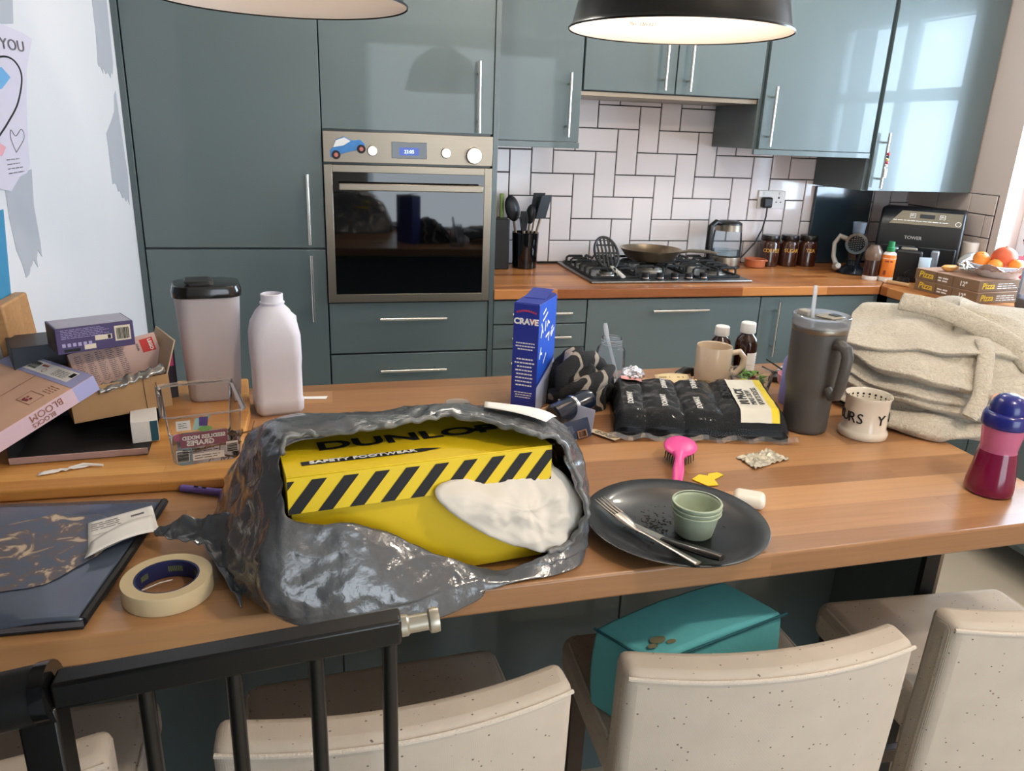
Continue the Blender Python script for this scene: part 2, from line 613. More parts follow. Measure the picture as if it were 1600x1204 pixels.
FRAME = mat('window_frame_white', '#F2F3F5', 0.35, vary=0.01)
PANE = clear_mat('window_pane', '#F4FAFF', 0.12)
def window(name, x, y0, y1, z0, z1, mull_y, mull_z):
    fr = MB()
    t = 0.055
    xs = (x, x + 0.06)
    fr.box(xs[0], xs[1], y0, y0 + t, z0, z1); fr.box(xs[0], xs[1], y1 - t, y1, z0, z1)
    fr.box(xs[0], xs[1], y0 + t, y1 - t, z0, z0 + t); fr.box(xs[0], xs[1], y0 + t, y1 - t, z1 - t, z1)
    for yy in mull_y: fr.box(xs[0] + .005, xs[1] - .005, yy - 0.035, yy + 0.035, z0 + t, z1 - t)
    for zz in mull_z: fr.box(xs[0] + .008, xs[1] - .008, y0 + t, y1 - t, zz - 0.03, zz + 0.03)
    w = struct(name, fr, FRAME, bevel=0.004)
    pn = MB().box(x + 0.028, x + 0.032, y0 + t, y1 - t, z0 + t, z1 - t)
    pn.build('pane', PANE, w)
window('window_1', 2.40, WY0, WY1, WZ0 + 0.012, WZ1, [-1.13], [1.74])
# wall behind the camera with a wide patio window
m = MB()
m.box(-3.2, -0.15, -6.12, -6.0, 0, 2.42); m.box(1.95, 2.5, -6.12, -6.0, 0, 2.42)
m.box(-0.15, 1.95, -6.12, -6.0, 2.25, 2.42); m.box(-0.15, 1.95, -6.12, -6.0, 0, 0.3)
struct('wall_front', m, WALLW)
# unseen wall added left of the camera to shade the island's near left
m = MB().box(-1.12, -0.985, -6.0, -3.05, 0, 2.42); struct('wall_added_shade', m, mat('added_wall_paint', '#5E6A70', 0.8, vary=0.03))

# ================================================================ worktops
def edge_y(x): return -2.543 + 0.027 * x
def back_y(x): return -1.645 + 0.032 * x
m = MB()
m.prism([(-1.232, edge_y(-1.232)), (0.615, edge_y(0.615)), (0.615, back_y(0.6)), (-1.232, back_y(-1.232))], ZT - 0.04, ZT)
o = m.build('island_worktop', BUTCHER, bevel=0.004)
tag(o, 'long oak-brown butcher block worktop of the island, strewn with things', 'worktop')
m = MB()
m.prism([(0.0, -0.607), (1.712, -0.607), (2.279, -0.012), (0.0, -0.012)], ZT - 0.038, ZT)
o = m.build('counter_worktop', BUTCHER2, bevel=0.003)
tag(o, 'butcher block worktop along the tiled wall, with the hob set in', 'worktop')
m = MB()
m.prism([(1.714, -0.609), (1.714, -2.3), (2.279, -2.3), (2.279, -0.016)], ZT - 0.038, ZT)
o = m.build('counter_worktop', BUTCHER3, bevel=0.003)
tag(o, 'butcher block worktop under the window, carrying pizza boxes', 'worktop')

# island base
t = thing('kitchen_island', 'dark teal island cabinet under the butcher block worktop', 'kitchen island', (-0.3, -1.9, 0))
m = WMB().box(-1.22, 0.56, -2.02, -1.72, 0.0, ZT - 0.042); m.build('body', TEALD, t, bevel=0.002)
m = WMB().box(0.560, 0.598, -2.262, -1.70, 0.0, ZT - 0.042); m.build('end_panel', TEALD, t, bevel=0.001)
m = WMB().box(0.558, 0.592, -2.275, -2.262, 0.0, ZT - 0.042); m.build('end_panel_edge', mat('black_edge', '#0A0A0B', 0.5), t)
m = WMB().box(0.592, 0.600, -2.275, -2.2622, 0.0, ZT - 0.042); m.build('edge_trim', STEEL, t)
for xx in (-0.62, 0.0): WMB().box(xx - 0.0015, xx + 0.0015, -2.0225, -2.02, 0.1, ZT - 0.05).build('panel_joint', DARKGAP, t)

# ================================================================ fitted cabinets
def bar_handle(parent, a, b, out, r=0.006):
    """steel bar handle from a to b standing `out` (vector) clear of the door"""
    a, b, out = Vector(a), Vector(b), Vector(out)
    h = WMB()
    h.tube([a, b], r, 12)
    L = (b - a)
    for f in (0.17, 0.83):
        p = a + L * f
        h.tube([p, p - out], r * 0.72, 8)
    return h.build('handle', HANDLE, parent)

def cabinet(name, label, x0, x1, yf, z0, z1, fronts, group=None, cat='cupboard', side=0.018, yb=-0.01, plinth=None):
    """fronts: list of (kind, x0, x1, z0, z1, handle (p, q) or None)"""
    t = thing(name, label, cat, ((x0 + x1) / 2, yb, z0), 0, group)
    b = WMB().box(x0 + 0.0005, x1 - 0.0005, yf + 0.0215, yb, z0, z1)
    b.build('body', TEALD if plinth is None else TEALD, t, bevel=0.001)
    for kind, a, c, d, e, h in fronts:
        f = WMB().box(a + 0.0015, c - 0.0015, yf, yf + 0.019, d + 0.0015, e - 0.0015)
        fo = f.build(kind, TEAL, t, bevel=0.0015)
        if h:
            bar_handle(fo, h[0], h[1], (0, -0.034, 0))
    return t

YF = -0.595
HY = YF - 0.032
# tall units
cabinet('tall_cupboard', 'tall teal larder cupboard beside the white wall, two stacked doors', -1.215, -0.6175, YF, 0.10, 2.36,
        [('door', -1.213, -0.6175, 0.14, 1.062, ((-0.669, HY, 0.805), (-0.669, HY, 1.045))),
         ('door', -1.213, -0.6175, 1.066, 2.36, ((-0.671, HY, 1.082), (-0.671, HY, 1.321)))])
m = MB().box(-1.2345, -1.2155, YF - 0.004, -0.01, 0.1, 2.38); o = m.build('end_panel', TEALD, bevel=0.001)
tag(o, 'narrow teal filler panel between white wall and tall cupboard', 'panel')
m = MB().box(-0.0195, -0.0005, YF - 0.004, -0.01, 0.1, 2.38); o = m.build('end_panel', TEALD, bevel=0.001)
tag(o, 'narrow teal end panel right of the oven, above worktop edge', 'panel')
# oven housing
cabinet('oven_housing', 'tall teal oven cupboard with door above oven and drawers below', -0.6165, -0.020, YF, 0.10, 2.36,
        [('drawer', -0.615, -0.0205, 0.672, 0.866, ((-0.433, HY, 0.808), (-0.184, HY, 0.808))),
         ('drawer', -0.615, -0.0205, 0.40, 0.668, ((-0.433, HY, 0.607), (-0.184, HY, 0.607))),
         ('drawer', -0.615, -0.0205, 0.14, 0.396, ((-0.433, HY, 0.33), (-0.184, HY, 0.33))),
         ('door', -0.6165, -0.0195, 1.470, 2.36, ((-0.076, HY, 1.475), (-0.079, HY, 1.711)))])
# base units of the hob run
cabinet('drawer_unit', 'narrow teal drawer stack beneath the counter, right of the oven', 0.0, 0.382, YF, 0.12, ZT - 0.04,
        [('drawer', 0.001, 0.381, 0.771, 0.866, ((0.07, HY, 0.818), (0.312, HY, 0.818))),
         ('drawer', 0.001, 0.381, 0.673, 0.769, ((0.07, HY, 0.722), (0.312, HY, 0.722))),
         ('drawer', 0.001, 0.381, 0.40, 0.671, ((0.07, HY, 0.622), (0.312, HY, 0.622))),
         ('drawer', 0.001, 0.381, 0.15, 0.398, ((0.07, HY, 0.33), (0.312, HY, 0.33)))], cat='drawers')
cabinet('drawer_unit', 'wide teal drawer unit under the gas hob', 0.382, 1.150, YF, 0.12, ZT - 0.04,
        [('drawer', 0.383, 1.149, 0.50, 0.866, ((0.653, HY, 0.820), (0.899, HY, 0.820))),
         ('drawer', 0.383, 1.149, 0.15, 0.498, ((0.653, HY, 0.45), (0.899, HY, 0.45)))], cat='drawers')
cabinet('base_cupboard', 'teal base cupboard with upright handle near the counter corner', 1.150, 1.735, YF, 0.12, ZT - 0.04,
        [('door', 1.151, 1.70, 0.15, 0.866, ((1.222, HY, 0.612), (1.222, HY, 0.850)))])
t = thing('base_cupboard', 'teal base cupboard run under the window worktop', 'cupboard', (2.0, -1.4, 0.12))
WMB().box(1.755, 2.27, -2.28, -0.62, 0.12, ZT - 0.04).build('body', TEALD, t)
for a, b in ((-1.2, -0.63), (-1.78, -1.205), (-2.28, -1.785)):
    f = WMB().box(1.735, 1.754, a, b - 0.003, 0.15, 0.866).build('door', TEAL, t, bevel=0.0015)
m = MB(); m.box(-1.215, 1.75, -0.53, -0.02, 0.0, 0.099); o = m.build('plinth', TEALD)
tag(o, 'teal plinth along the floor under the hob run', 'plinth')

# wall units
WU = -0.389; WH = WU - 0.034
cabinet('wall_cupboard', 'narrow teal wall cupboard above the utensil pot', 0.001, 0.375, WU, 1.452, 2.36,
        [('door', 0.003, 0.372, 1.452, 2.36, ((0.317, WH, 1.472), (0.317, WH, 1.706)))])
cabinet('wall_cupboard', 'short teal bridging wall cupboard over the hob, two doors', 0.376, 1.1465, WU, 1.648, 2.36,
        [('door', 0.378, 0.762, 1.648, 2.36, ((0.705, WH, 1.660), (0.705, WH, 1.895))),
         ('door', 0.764, 1.1455, 1.648, 2.36, ((0.812, WH, 1.660), (0.812, WH, 1.895)))])
cabinet('wall_cupboard', 'glossy teal wall cupboard above the kettle and socket', 1.1475, 1.7125, WU, 1.452, 2.36,
        [('door', 1.165, 1.711, 1.452, 2.36, ((1.197, WH, 1.464), (1.197, WH, 1.698)))])
wd = cabinet('wall_cupboard', 'lowest-hanging glossy teal wall cupboard above the air fryer', 1.7135, 2.282, WU, 1.292, 2.36,
        [('door', 1.73, 2.280, 1.292, 2.36, ((1.769, WH, 1.307), (1.769, WH, 1.538)))])
for a, b, lab in ((0.001, 0.375, 'teal light pelmet under the narrow cupboard by the oven'), (1.1475, 1.7125, 'teal light pelmet under the cupboard above the kettle')):
    m = MB().box(a, b, WU + 0.001, WU + 0.018, 1.430, 1.4515)
    o = m.build('light_pelmet', TEAL, bevel=0.001); tag(o, lab, 'pelmet')
m = MB().box(0.376, 1.1465, WU + 0.025, -0.02, 1.628, 1.6475); o = m.build('cooker_hood', STEEL, bevel=0.002)
tag(o, 'slim steel extractor hood under the bridging cupboard', 'cooker hood')
# bead charm hung on the far handle
t = thing('bead_charm', 'small string of coloured beads with white tag on the rightmost cupboard handle', 'charm', (1.769, WH - 0.008, 1.40))
for k, (c, r) in enumerate((('#B23A48', .007), ('#2B2B2B', .006), ('#E2C25A', .006), ('#B23A48', .007), ('#E9E6E0', .006))):
    WMB().sphere((1.769, WH - 0.012, 1.452 - k * 0.012), r, 10, 8).build('bead', mat('bead%d' % k, c, 0.3), t)
WMB().box(1.763, 1.776, WH - 0.016, WH - 0.012, 1.352, 1.392).build('charm_tag', PAPER, t, bevel=0.002)

# dark glossy board standing in the corner
m = MB().hexa((1.728, -0.030, ZT + 0.001), (0.32, 0, 0), (0, 0.02, 0), (0, 0, 0.375))
o = m.build('splashback_panel', mat('dark_blue_gloss', '#2F3E48', 0.12, vary=0.05, coat=0.4), bevel=0.002)
tag(o, 'dark blue-grey glossy panel against the wall in the corner behind the air fryer', 'panel')

# ================================================================ oven
OY = -0.607
t = thing('built_in_oven', 'stainless steel built-in oven with black glass door and clock', 'oven', (-0.317, -0.3, 0.868))
x0, x1 = -0.6145, -0.0215
WMB().box(x0 + .01, x1 - .01, -0.56, -0.05, 0.872, 1.462).build('body', DARKGAP, t)
cp = WMB().box(x0, x1, OY, -0.575, 1.362, 1.465).build('control_panel', STEEL, t, bevel=0.002)
dr = WMB()
fz0, fz1 = 0.870, 1.355
dr.box(x0, x0 + 0.028, OY, -0.575, fz0, fz1); dr.box(x1 - 0.028, x1, OY, -0.575, fz0, fz1)
dr.box(x0 + 0.028, x1 - 0.028, OY, -0.575, fz0, fz0 + 0.03); dr.box(x0 + 0.028, x1 - 0.028, OY, -0.575, fz1 - 0.025, fz1)
door = dr.build('oven_door', STEEL, t, bevel=0.0015)
WMB().box(x0 + 0.027, x1 - 0.027, OY + 0.002, -0.58, fz0 + 0.029, fz1 - 0.024).build('door_glass', BLACKGL, door)
h = WMB().box(-0.566, -0.062, OY - 0.048, OY - 0.030, 1.272, 1.296)
for xx in (-0.54, -0.10): h.box(xx, xx + 0.02, OY - 0.032, OY + 0.003, 1.275, 1.293)
h.build('handle', STEEL, door, bevel=0.003)
cl = WMB().box(-0.382, -0.259, OY - 0.002, OY + 0.004, 1.381, 1.436).build('clock_panel', BLACKGL, cp, bevel=0.001)
WMB().box(-0.355, -0.287, OY - 0.003, OY, 1.392, 1.418).build('clock_screen', mat('clock_glow', '#3A4F9A', 0.3, vary=0, emit=0.5), cl)
text('clock_digits', '23:05', 0.016, mat('digit_glow', '#BFD4FF', 0.3, vary=0, emit=2.0), cp, Vector((-0.321, OY - 0.003, 1.399)) - Vector((-0.317, -0.3, 0.868)), (1, 0, 0), (0, 0, 1))
for xx, zz, r, d in ((-0.448, 1.404, 0.017, 0.012), (-0.191, 1.404, 0.017, 0.012), (-0.092, 1.398, 0.028, 0.026)):
    kb = WMB().lathe([(0, d), (r * 0.93, d), (r, d - 0.003), (r, 0.002), (r * 1.08, 0.0), (0, 0)], 32, (xx, OY, zz), (0, -1, 0))
    kb.build('control_knob', mat('knob_steel', '#D8CFC0', 0.3, 1.0), cp)
# car magnet on the control panel
car = thing('car_magnet', 'blue and white toy car magnet on the oven control panel', 'magnet', (-0.535, OY - 0.001, 1.415), rot=(0, math.radians(-14), 0))
m = MB().prism([(-0.062, -0.022), (-0.058, 0.0), (-0.045, 0.008), (-0.03, 0.03), (0.0, 0.034), (0.022, 0.016), (0.05, 0.012), (0.062, -0.004), (0.060, -0.02), (0.0, -0.018)], 0.0, 0.004, fn=lambda x, z, h: (x, -h, z))
m.build('car_body', mat('car_blue', '#3C7FC0', 0.35, vary=0.3, scale=60), car, bevel=0.001)
MB().prism([(-0.045, 0.008), (-0.03, 0.028), (0.0, 0.031), (0.018, 0.015), (-0.01, 0.006)], 0.004, 0.0052, fn=lambda x, z, h: (x, -h, z)).build('car_cabin', WHITE, car)
for xx in (-0.042, 0.046):
    MB().lathe([(0, .008), (.007, .008), (.0075, .006), (.0145, .006), (.015, 0), (0, 0)], 20, (xx, 0, -0.018), (0, -1, 0)).build('wheel', [mat('tyre', '#2A2222', 0.6)], car)
    MB().lathe([(0, .0095), (.007, .009), (.007, .006), (0, .006)], 16, (xx, 0, -0.018), (0, -1, 0)).build('hubcap', mat('hub_red', '#C8746A', 0.4), car)

# ================================================================ gas hob
HX0, HX1, HY0, HY1 = 0.425, 1.150, -0.510, -0.020
t = thing('gas_hob', 'stainless steel five burner gas hob with black pan supports', 'hob', ((HX0 + HX1) / 2, (HY0 + HY1) / 2, ZT))
WMB().box(HX0, HX1, HY0, HY1, ZT + 0.0005, ZT + 0.010).build('hob_plate', mat('hob_steel', '#8C8C8A', 0.3, 1.0, vary=0.08), t, bevel=0.003)
BR = [(0.535, -0.375, .030), (0.535, -0.145, .038), (0.7875, -0.250, .055), (1.035, -0.375, .038), (1.035, -0.145, .046)]
for bx, by, r in BR:
    bb = WMB().lathe([(0, 0.001), (r + .012, 0.001), (r + .010, .010), (r, .012), (r, .020), (0, .020)], 28, (bx, by, ZT + 0.009)).build('burner', mat('burner_alloy', '#9A958C', 0.4, 0.9), t)
    WMB().lathe([(0, 0.019), (r * .82, 0.019), (r * .84, .027), (r * .7, .029), (0, .029)], 28, (bx, by, ZT + 0.009)).build('burner_cap', IRON, bb)
def grate(x0, x1, y0, y1, nb):
    w = WMB()
    z0, z1 = ZT + 0.010, ZT + 0.046
    s = 0.0055
    def bar(a, b): 
        a, b = Vector(a), Vector(b)
        w.tube([a, b], s, 6)
    for yy in (y0, y1):
        bar((x0, yy, ZT + 0.014), (x1, yy, ZT + 0.014))
    for xx in (x0, x1):
        bar((xx, y0, ZT + 0.014), (xx, y1, ZT + 0.014))
    for k in range(nb):
        yy = y0 + (y1 - y0) * (k + 0.5) / nb
        w.tube([(x0, yy, ZT + 0.013), (x0 + 0.003, yy, z1 - 0.006), (x0 + 0.012, yy, z1), (x0 + (x1 - x0) * 0.36, yy, z1), (x0 + (x1 - x0) * 0.38, yy, z1 - 0.012)], s, 6)
        w.tube([(x1, yy, ZT + 0.013), (x1 - 0.003, yy, z1 - 0.006), (x1 - 0.012, yy, z1), (x1 - (x1 - x0) * 0.36, yy, z1), (x1 - (x1 - x0) * 0.38, yy, z1 - 0.012)], s, 6)
    for xx in (x0 + (x1 - x0) * 0.5,):
        w.tube([(xx, y0, ZT + 0.013), (xx, y0 + .004, z1 - 0.005), (xx, y0 + .014, z1), (xx, y0 + (y1 - y0) * 0.24, z1)], s, 6)
        w.tube([(xx, y1, ZT + 0.013), (xx, y1 - .004, z1 - 0.005), (xx, y1 - .014, z1), (xx, y1 - (y1 - y0) * 0.24, z1)], s, 6)
    w.build('pan_support', IRON, t)
grate(0.450, 0.655, -0.440, -0.045, 6)
grate(0.672, 0.903, -0.400, -0.045, 4)
grate(0.920, 1.125, -0.440, -0.045, 6)
for k in range(5):
    kx = 0.675 + k * 0.066
    kb = WMB().lathe([(0, 0), (.021, 0), (.021, .004), (.0165, .006), (.0155, .026), (0, .026)], 20, (kx, -0.468, ZT + 0.010)).build('knob', BLACK, t)
    WMB().lathe([(.0165, .0), (.0172, .0), (.0172, .004), (.0165, .004)], 20, (kx, -0.468, ZT + 0.016)).build('knob_ring', CHROME, kb)

# frying pan on the middle burner
PX, PY, PZ = 0.800, -0.215, ZT + 0.0525
t = thing('frying_pan', 'worn brown steel frying pan on the middle of the hob', 'frying pan', (PX, PY, PZ), rz=math.radians(-42))
PANM = mat('worn_pan', '#8C7B66', 0.35, 0.9, vary=0.25, scale=12)
MB().lathe([(0, 0.0), (.095, 0.0), (.108, .006), (.135, .048), (.138, .049), (.136, .046), (.107, .009), (.094, .004), (0, .004)], 48).build('pan_bowl', PANM, t)
hd = MB().tube([(0.120, 0, .036), (.145, 0, .048), (.18, 0, .056), (.26, 0, .060), (.30, 0, .056)], [.007, .010, .013, .012, .009], 10, flat=0.6)
hd.build('pan_handle', mat('grey_handle', '#A59C8C', 0.35, 0.7), t)
# skimmer spatula lying over the hob front
t = thing('spatula', 'black slotted spatula with white handle resting on the hob', 'spatula', (0.545, -0.36, ZT + 0.05))
m = WMB()
sx, sy, sz = 0.545, -0.335, ZT + 0.098
def spp(u, v):
    return Vector((sx + u * 0.052 + v * -0.004, sy + v * 0.040, sz + v * 0.062))
ring = [spp(math.cos(a), math.sin(a)) for a in [2 * PI * k / 28 for k in range(29)]]
m.tube(ring, 0.006, 6, cap=False)
for k in (-0.66, -0.33, 0.0, 0.33, 0.66):
    c = math.sqrt(1 - k * k)
    m.tube([spp(k, -c), spp(k, c)], 0.0045, 6)
for k in (-0.5, 0.0, 0.5):
    c = math.sqrt(1 - k * k)
    m.tube([spp(-c, k), spp(c, k)], 0.0035, 6)
m.build('slotted_head', BLACK, t)
WMB().tube([spp(0, -1), (0.55, -0.40, ZT + 0.050), (0.562, -0.45, ZT + 0.034), (0.570, -0.485, ZT + 0.024)], [.006, .010, .013, .012], 10, flat=0.5).build('spatula_handle', mat('ivory_plastic', '#CFC9BD', 0.4), t)

# ================================================================ things along the tiled wall
t = thing('knife_block', 'black knife block with coloured handles beside the oven panel', 'knife block', (0.115, -0.10, ZT))
WMB().hexa((0.055, -0.165, ZT), (0.105, 0, 0), (0, 0.12, 0), (0, 0.0, 0.215)).build('block', BLACK, t, bevel=0.004)
for k, (c, xx, yy) in enumerate((('#5B2A4A', 0.085, -0.10), ('#B79A2E', 0.112, -0.08), ('#7A9A2C', 0.142, -0.085), ('#6A2F4A', 0.098, -0.13))):
    WMB().hexa((xx - .009, yy, ZT + 0.2), (.018, 0, 0), (0, .014, 0), (-0.002, 0.008, 0.10 + 0.008 * k)).build('knife_handle', mat('knife_handle%d' % k, c, 0.35), t, bevel=0.003)
t = thing('utensil_pot', 'glossy black utensil pot in front of the white tiles', 'utensil pot', (0.243, -0.115, ZT))
MB().lathe([(0, 0), (.050, 0), (.054, .003), (.060, .156), (.057, .157), (.051, .006), (0, .006)], 40).build('pot', mat('black_glaze', '#0A0A0C', 0.08, coat=0.5), t)
UT = mat('black_silicone', '#191C20', 0.45)
US = mat('utensil_steel', '#B9A28C', 0.3, 0.8)
def utensil(kind, label, dx, dy, tx, ty, L, rz):
    b = Vector((0.243 + dx * 0.03, -0.115 + dy * 0.03, ZT + 0.02))
    top = Vector((0.243 + tx, -0.115 + ty, ZT + L))
    u = thing(kind, label, 'utensil', b)
    d = (top - b).normalized()
    hp = top - d * 0.10
    WMB().tube([b, hp], 0.006, 8).build('shaft', US, u)
    side = Vector((math.cos(rz), math.sin(rz), 0))
    fwd = d.cross(side).normalized()
    h = WMB()
    if kind == 'ladle' or kind == 'spoon':
        rx, ry = (0.036, 0.055) if kind == 'ladle' else (0.022, 0.042)
        def fn(a, v, rx=rx, ry=ry):
            th = 2 * PI * a
            return hp + d * (ry + ry * v * math.sin(th)) + side * rx * v * math.cos(th) + fwd * (-0.020 * (1 - v * v))
        h.grid(fn, 24, 6, closeu=True)
        h.build('bowl', UT, u, solid=0.004, angle=80)
    elif kind == 'turner':
        h.hexa(hp - side * .028 - fwd * .003, side * .056, fwd * .007, d * 0.105)
        h.build('blade', UT, u, bevel=0.003)
    else:
        for k in range(-2, 3):
            h.tube([hp + side * k * .004, hp + d * .05 + side * k * .008, hp + d * .085 + side * k * .005], .004, 6)
        h.build('brush_head', UT, u)
utensil('ladle', 'large black ladle leaning left in the utensil pot', -0.6, 0.2, -0.068, 0.02, 0.300, 0.3)
utensil('pastry_brush', 'short black brush in the utensil pot between ladle and spoon', -0.2, -0.3, -0.014, -0.01, 0.262, 0.0)
utensil('spoon', 'black spoon upright in the middle of the utensil pot', 0.2, 0.4, 0.030, 0.02, 0.290, 0.15)
utensil('turner', 'black slice leaning right in the utensil pot', 0.5, -0.1, 0.088, 0.0, 0.312, 0.35)
utensil('turner', 'black slice behind its twin at the right of the utensil pot', 0.45, 0.5, 0.066, 0.035, 0.318, 0.1)
# silver corkscrew-like trinket hanging by the oven panel
t = thing('foil_trinket', 'silver patterned trinket beside the oven panel on the counter', 'trinket', (0.03, -0.33, ZT))
m = WMB()
for k in range(5):
    m.sphere((0.022 + 0.006 * math.sin(k * 2), -0.33, ZT + 0.02 + k * 0.026), 0.016, 10, 8, (0.8, 0.6, 1))
crumple(m, 0.004, 120, 2).build('trinket_body', CHROME, t)

# kettle
t = thing('kettle', 'glass kettle with black handle and steel bands beside the hob', 'kettle', (1.225, -0.120, ZT))
MB().lathe([(0, 0), (.072, 0), (.074, .004), (.072, .012), (0, .012)], 36).build('kettle_base', BLACK, t)
MB().lathe([(0, .014), (.070, .014), (.071, .05), (.0705, .052)], 36).build('bottom_band', STEEL, t)
MB().lathe([(.070, .052), (.069, .12), (.064, .172)], 36).build('glass_jug', clear_mat('kettle_glass', '#EEF2F4', 0.12, 0.05), t)
MB().lathe([(.064, .172), (.062, .196), (.062, .200)], 36).build('top_band', STEEL, t)
MB().lathe([(.062, .198), (.060, .208), (.045, .216), (.012, .219), (0, .219)], 36).build('kettle_lid', BLACK, t)
MB().lathe([(0, .060), (.066, .060), (.0655, .082), (0, .082)], 30).build('water', clear_mat('water', '#E8F2F5', 0.2, 0.05), t)
MB().tube([(-.050, -.02, .205), (-.085, -.035, .213), (-.115, -.045, .195), (-.118, -.047, .11), (-.106, -.040, .055), (-.078, -.03, .035)], [.010, .013, .014, .014, .013, .010], 12).build('kettle_handle', BLACK, t)
# socket, plug and lead
t = thing('wall_socket', 'white double wall socket on the tiles above the jars', 'socket', (1.496, -0.0075, 1.217))
so = WMB().box(1.423, 1.569, -0.016, -0.0066, 1.174, 1.260).build('faceplate', WHITE, t, bevel=0.003)
m = WMB()
for xx in (1.534,):
    m.box(xx - .004, xx + .004, -0.0168, -0.0158, 1.222, 1.231); m.box(xx - .016, xx - .008, -0.0168, -0.0158, 1.203, 1.208); m.box(xx + .008, xx + .016, -0.0168, -0.0158, 1.203, 1.208)
m.build('pin_slots', INK, so)
m = WMB()
for xx in (1.455, 1.538): m.box(xx - .006, xx + .006, -0.019, -0.0155, 1.240, 1.254)
m.build('switch', WHITE, so, bevel=0.001)
t = thing('kettle_plug', 'black plug and lead in the wall socket, trailing to the kettle', 'plug', (1.458, -0.03, 1.205))
WMB().hexa((1.436, -0.052, 1.180), (0.048, 0, 0), (0, 0.035, 0), (0, 0, 0.050)).build('plug_body', BLACK, t, bevel=0.008, bseg=3)
WMB().tube([(1.460, -0.045, 1.182), (1.458, -0.048, 1.14), (1.446, -0.05, 1.08), (1.42, -0.040, 1.01), (1.37, -0.035, 0.95), (1.335, -0.035, 0.922), (1.305, -0.045, ZT + 0.0045)], 0.004, 8).build('lead', BLACK, t)
# terracotta dish
t = thing('terracotta_dish', 'small terracotta dish in front of the kettle lead', 'dish', (1.385, -0.125, ZT))
MB().lathe([(0, 0), (.042, 0), (.047, .004), (.049, .034), (.052, .036), (.050, .040), (.045, .037), (.042, .008), (0, .007)], 36).build('dish_bowl', mat('terracotta', '#B0603A', 0.45, vary=0.1), t)
MB().hexa((.047, -.01, .025), (.018, 0, 0), (0, .02, 0), (0, 0, .008)).build('dish_lug', MATS['terracotta'], t, bevel=0.003)
# brown jars with gold names
AMB = mat('amber_jar', '#3B1D12', 0.08, vary=0.15, coat=0.4)
GOLD = mat('gold_print', '#D5A24A', 0.4, vary=0)
for x, s_, lab in ((1.475, 'COFFEE', 'brown glass storage jar lettered COFFEE, nearest the kettle'), (1.580, 'SUGAR', 'brown glass storage jar lettered SUGAR, middle of three'), (1.683, 'TEA', 'brown glass storage jar lettered TEA, nearest the dark panel')):
    t = thing('storage_jar', lab, 'jar', (x, -0.090, ZT), group='brown storage jars')
    jb = MB().lathe([(0, 0), (.044, 0), (.047, .004), (.047, .105), (.040, .118), (.038, .122), (0, .122)], 32).build('jar_body', AMB, t)
    MB().lathe([(.0, .121), (.040, .121), (.042, .124), (.042, .145), (.040, .148), (0, .148)], 32).build('jar_lid', mat('jar_lid', '#1A1412', 0.3), t)
    # letters wrapped round the front
    n = len(s_)
    for k, ch in enumerate(s_):
        a = math.radians(-104 + (k - (n - 1) / 2) * 17)
        p = Vector((0.0473 * math.cos(a), 0.0473 * math.sin(a), 0.070))
        text('letter', ch, 0.024, GOLD, jb, p, (-math.sin(a), math.cos(a), 0), (0, 0, 1), bold=0.0003)

# ---------------------------------------------------------------- right-hand corner
t = thing('rotary_grater', 'black rotary grater with clear hopper standing in the counter corner', 'grater', (1.790, -0.305, ZT), rz=math.radians(-38))
GR = mat('grater_black', '#121418', 0.2, coat=0.3)
MB().lathe([(0, 0), (.070, 0), (.072, .006), (.055, .022), (.030, .040), (.028, .06), (0, .06)], 32).build('suction_base', GR, t)
MB().tube([(0, 0.01, .05), (0, .01, .12)], [.030, .042], 20).build('neck', GR, t)
MB().tube([(0, 0.055, .145), (0, -.058, .145)], .047, 28).build('drum_housing', GR, t)
dm = MB().lathe([(.036, 0), (.048, 0), (.048, .008), (.036, .008)], 32, (0, -.058, .145), (0, -1, 0)).build('drum_ring', CHROME, t)
m = MB()
for k in range(-3, 4):
    for q in range(-3, 4):
        if k * k + q * q < 11: m.box(k * .010 - .0032, k * .010 + .0032, -.0605, -.0575, .145 + q * .010 - .002 + k * .002, .145 + q * .010 + .002 + k * .002)
m.build('drum_blades', CHROME, dm)
MB().lathe([(.026, .185), (.030, .235), (.031, .236), (.029, .236), (.025, .187)], 20, (0, .01, 0)).build('hopper', clear_mat('smoke_plastic', '#C9D2DC', 0.2, 0.35), t)
MB().tube([(-.03, .02, .15), (-.075, .02, .165), (-.095, .02, .13), (-.090, .0, .07), (-.075, -.01, .04)], [.012, .013, .010, .010, .012], 10).build('crank', mat('crank_grey', '#A8A49C', 0.35), t)
MB().lathe([(0, 0), (.016, .002), (.017, .03), (.012, .05), (0, .052)], 16, (-.075, -.02, .025), (0.3, -1, 0.3)).build('crank_knob', MATS['crank_grey'], t)

t = thing('air_fryer', 'large black dual-drawer air fryer with gold control strip in the corner', 'air fryer', (2.068, -0.375, ZT), rz=math.radians(-45))
AF = mat('fryer_black', '#16171A', 0.35, vary=0.05)
body = MB()
prof = [(-.112, .0), (-.116, .012), (-.116, .235), (-.076, .300), (-.055, .310), (.09, .310), (.104, .295), (.104, .0)]
body.prism(prof, -.172, .172, fn=lambda y, z, x: (x, y, z))
body.build('housing', AF, t, bevel=0.016, bseg=4)
d = Vector((0, .040, .065)).normalized()
Fp = Face((-.215, -.1155, .2365), (1, 0, 0), d)
cpn = MB()
cpn.mi = 0
Fp.poly(cpn, [(.085, .006), (.375, .006), (.375, .072), (.130, .072)], .003)
cpn = cpn.build('control_strip', mat('fryer_gold', '#6E6556', 0.35, 0.6, vary=0.03), t, fix=False)
mk = MB()
Fp.rect(mk, .205, .040, .265, .058, .0045)
mk.build('display', BLACKGL, cpn, fix=False)
mk = MB()
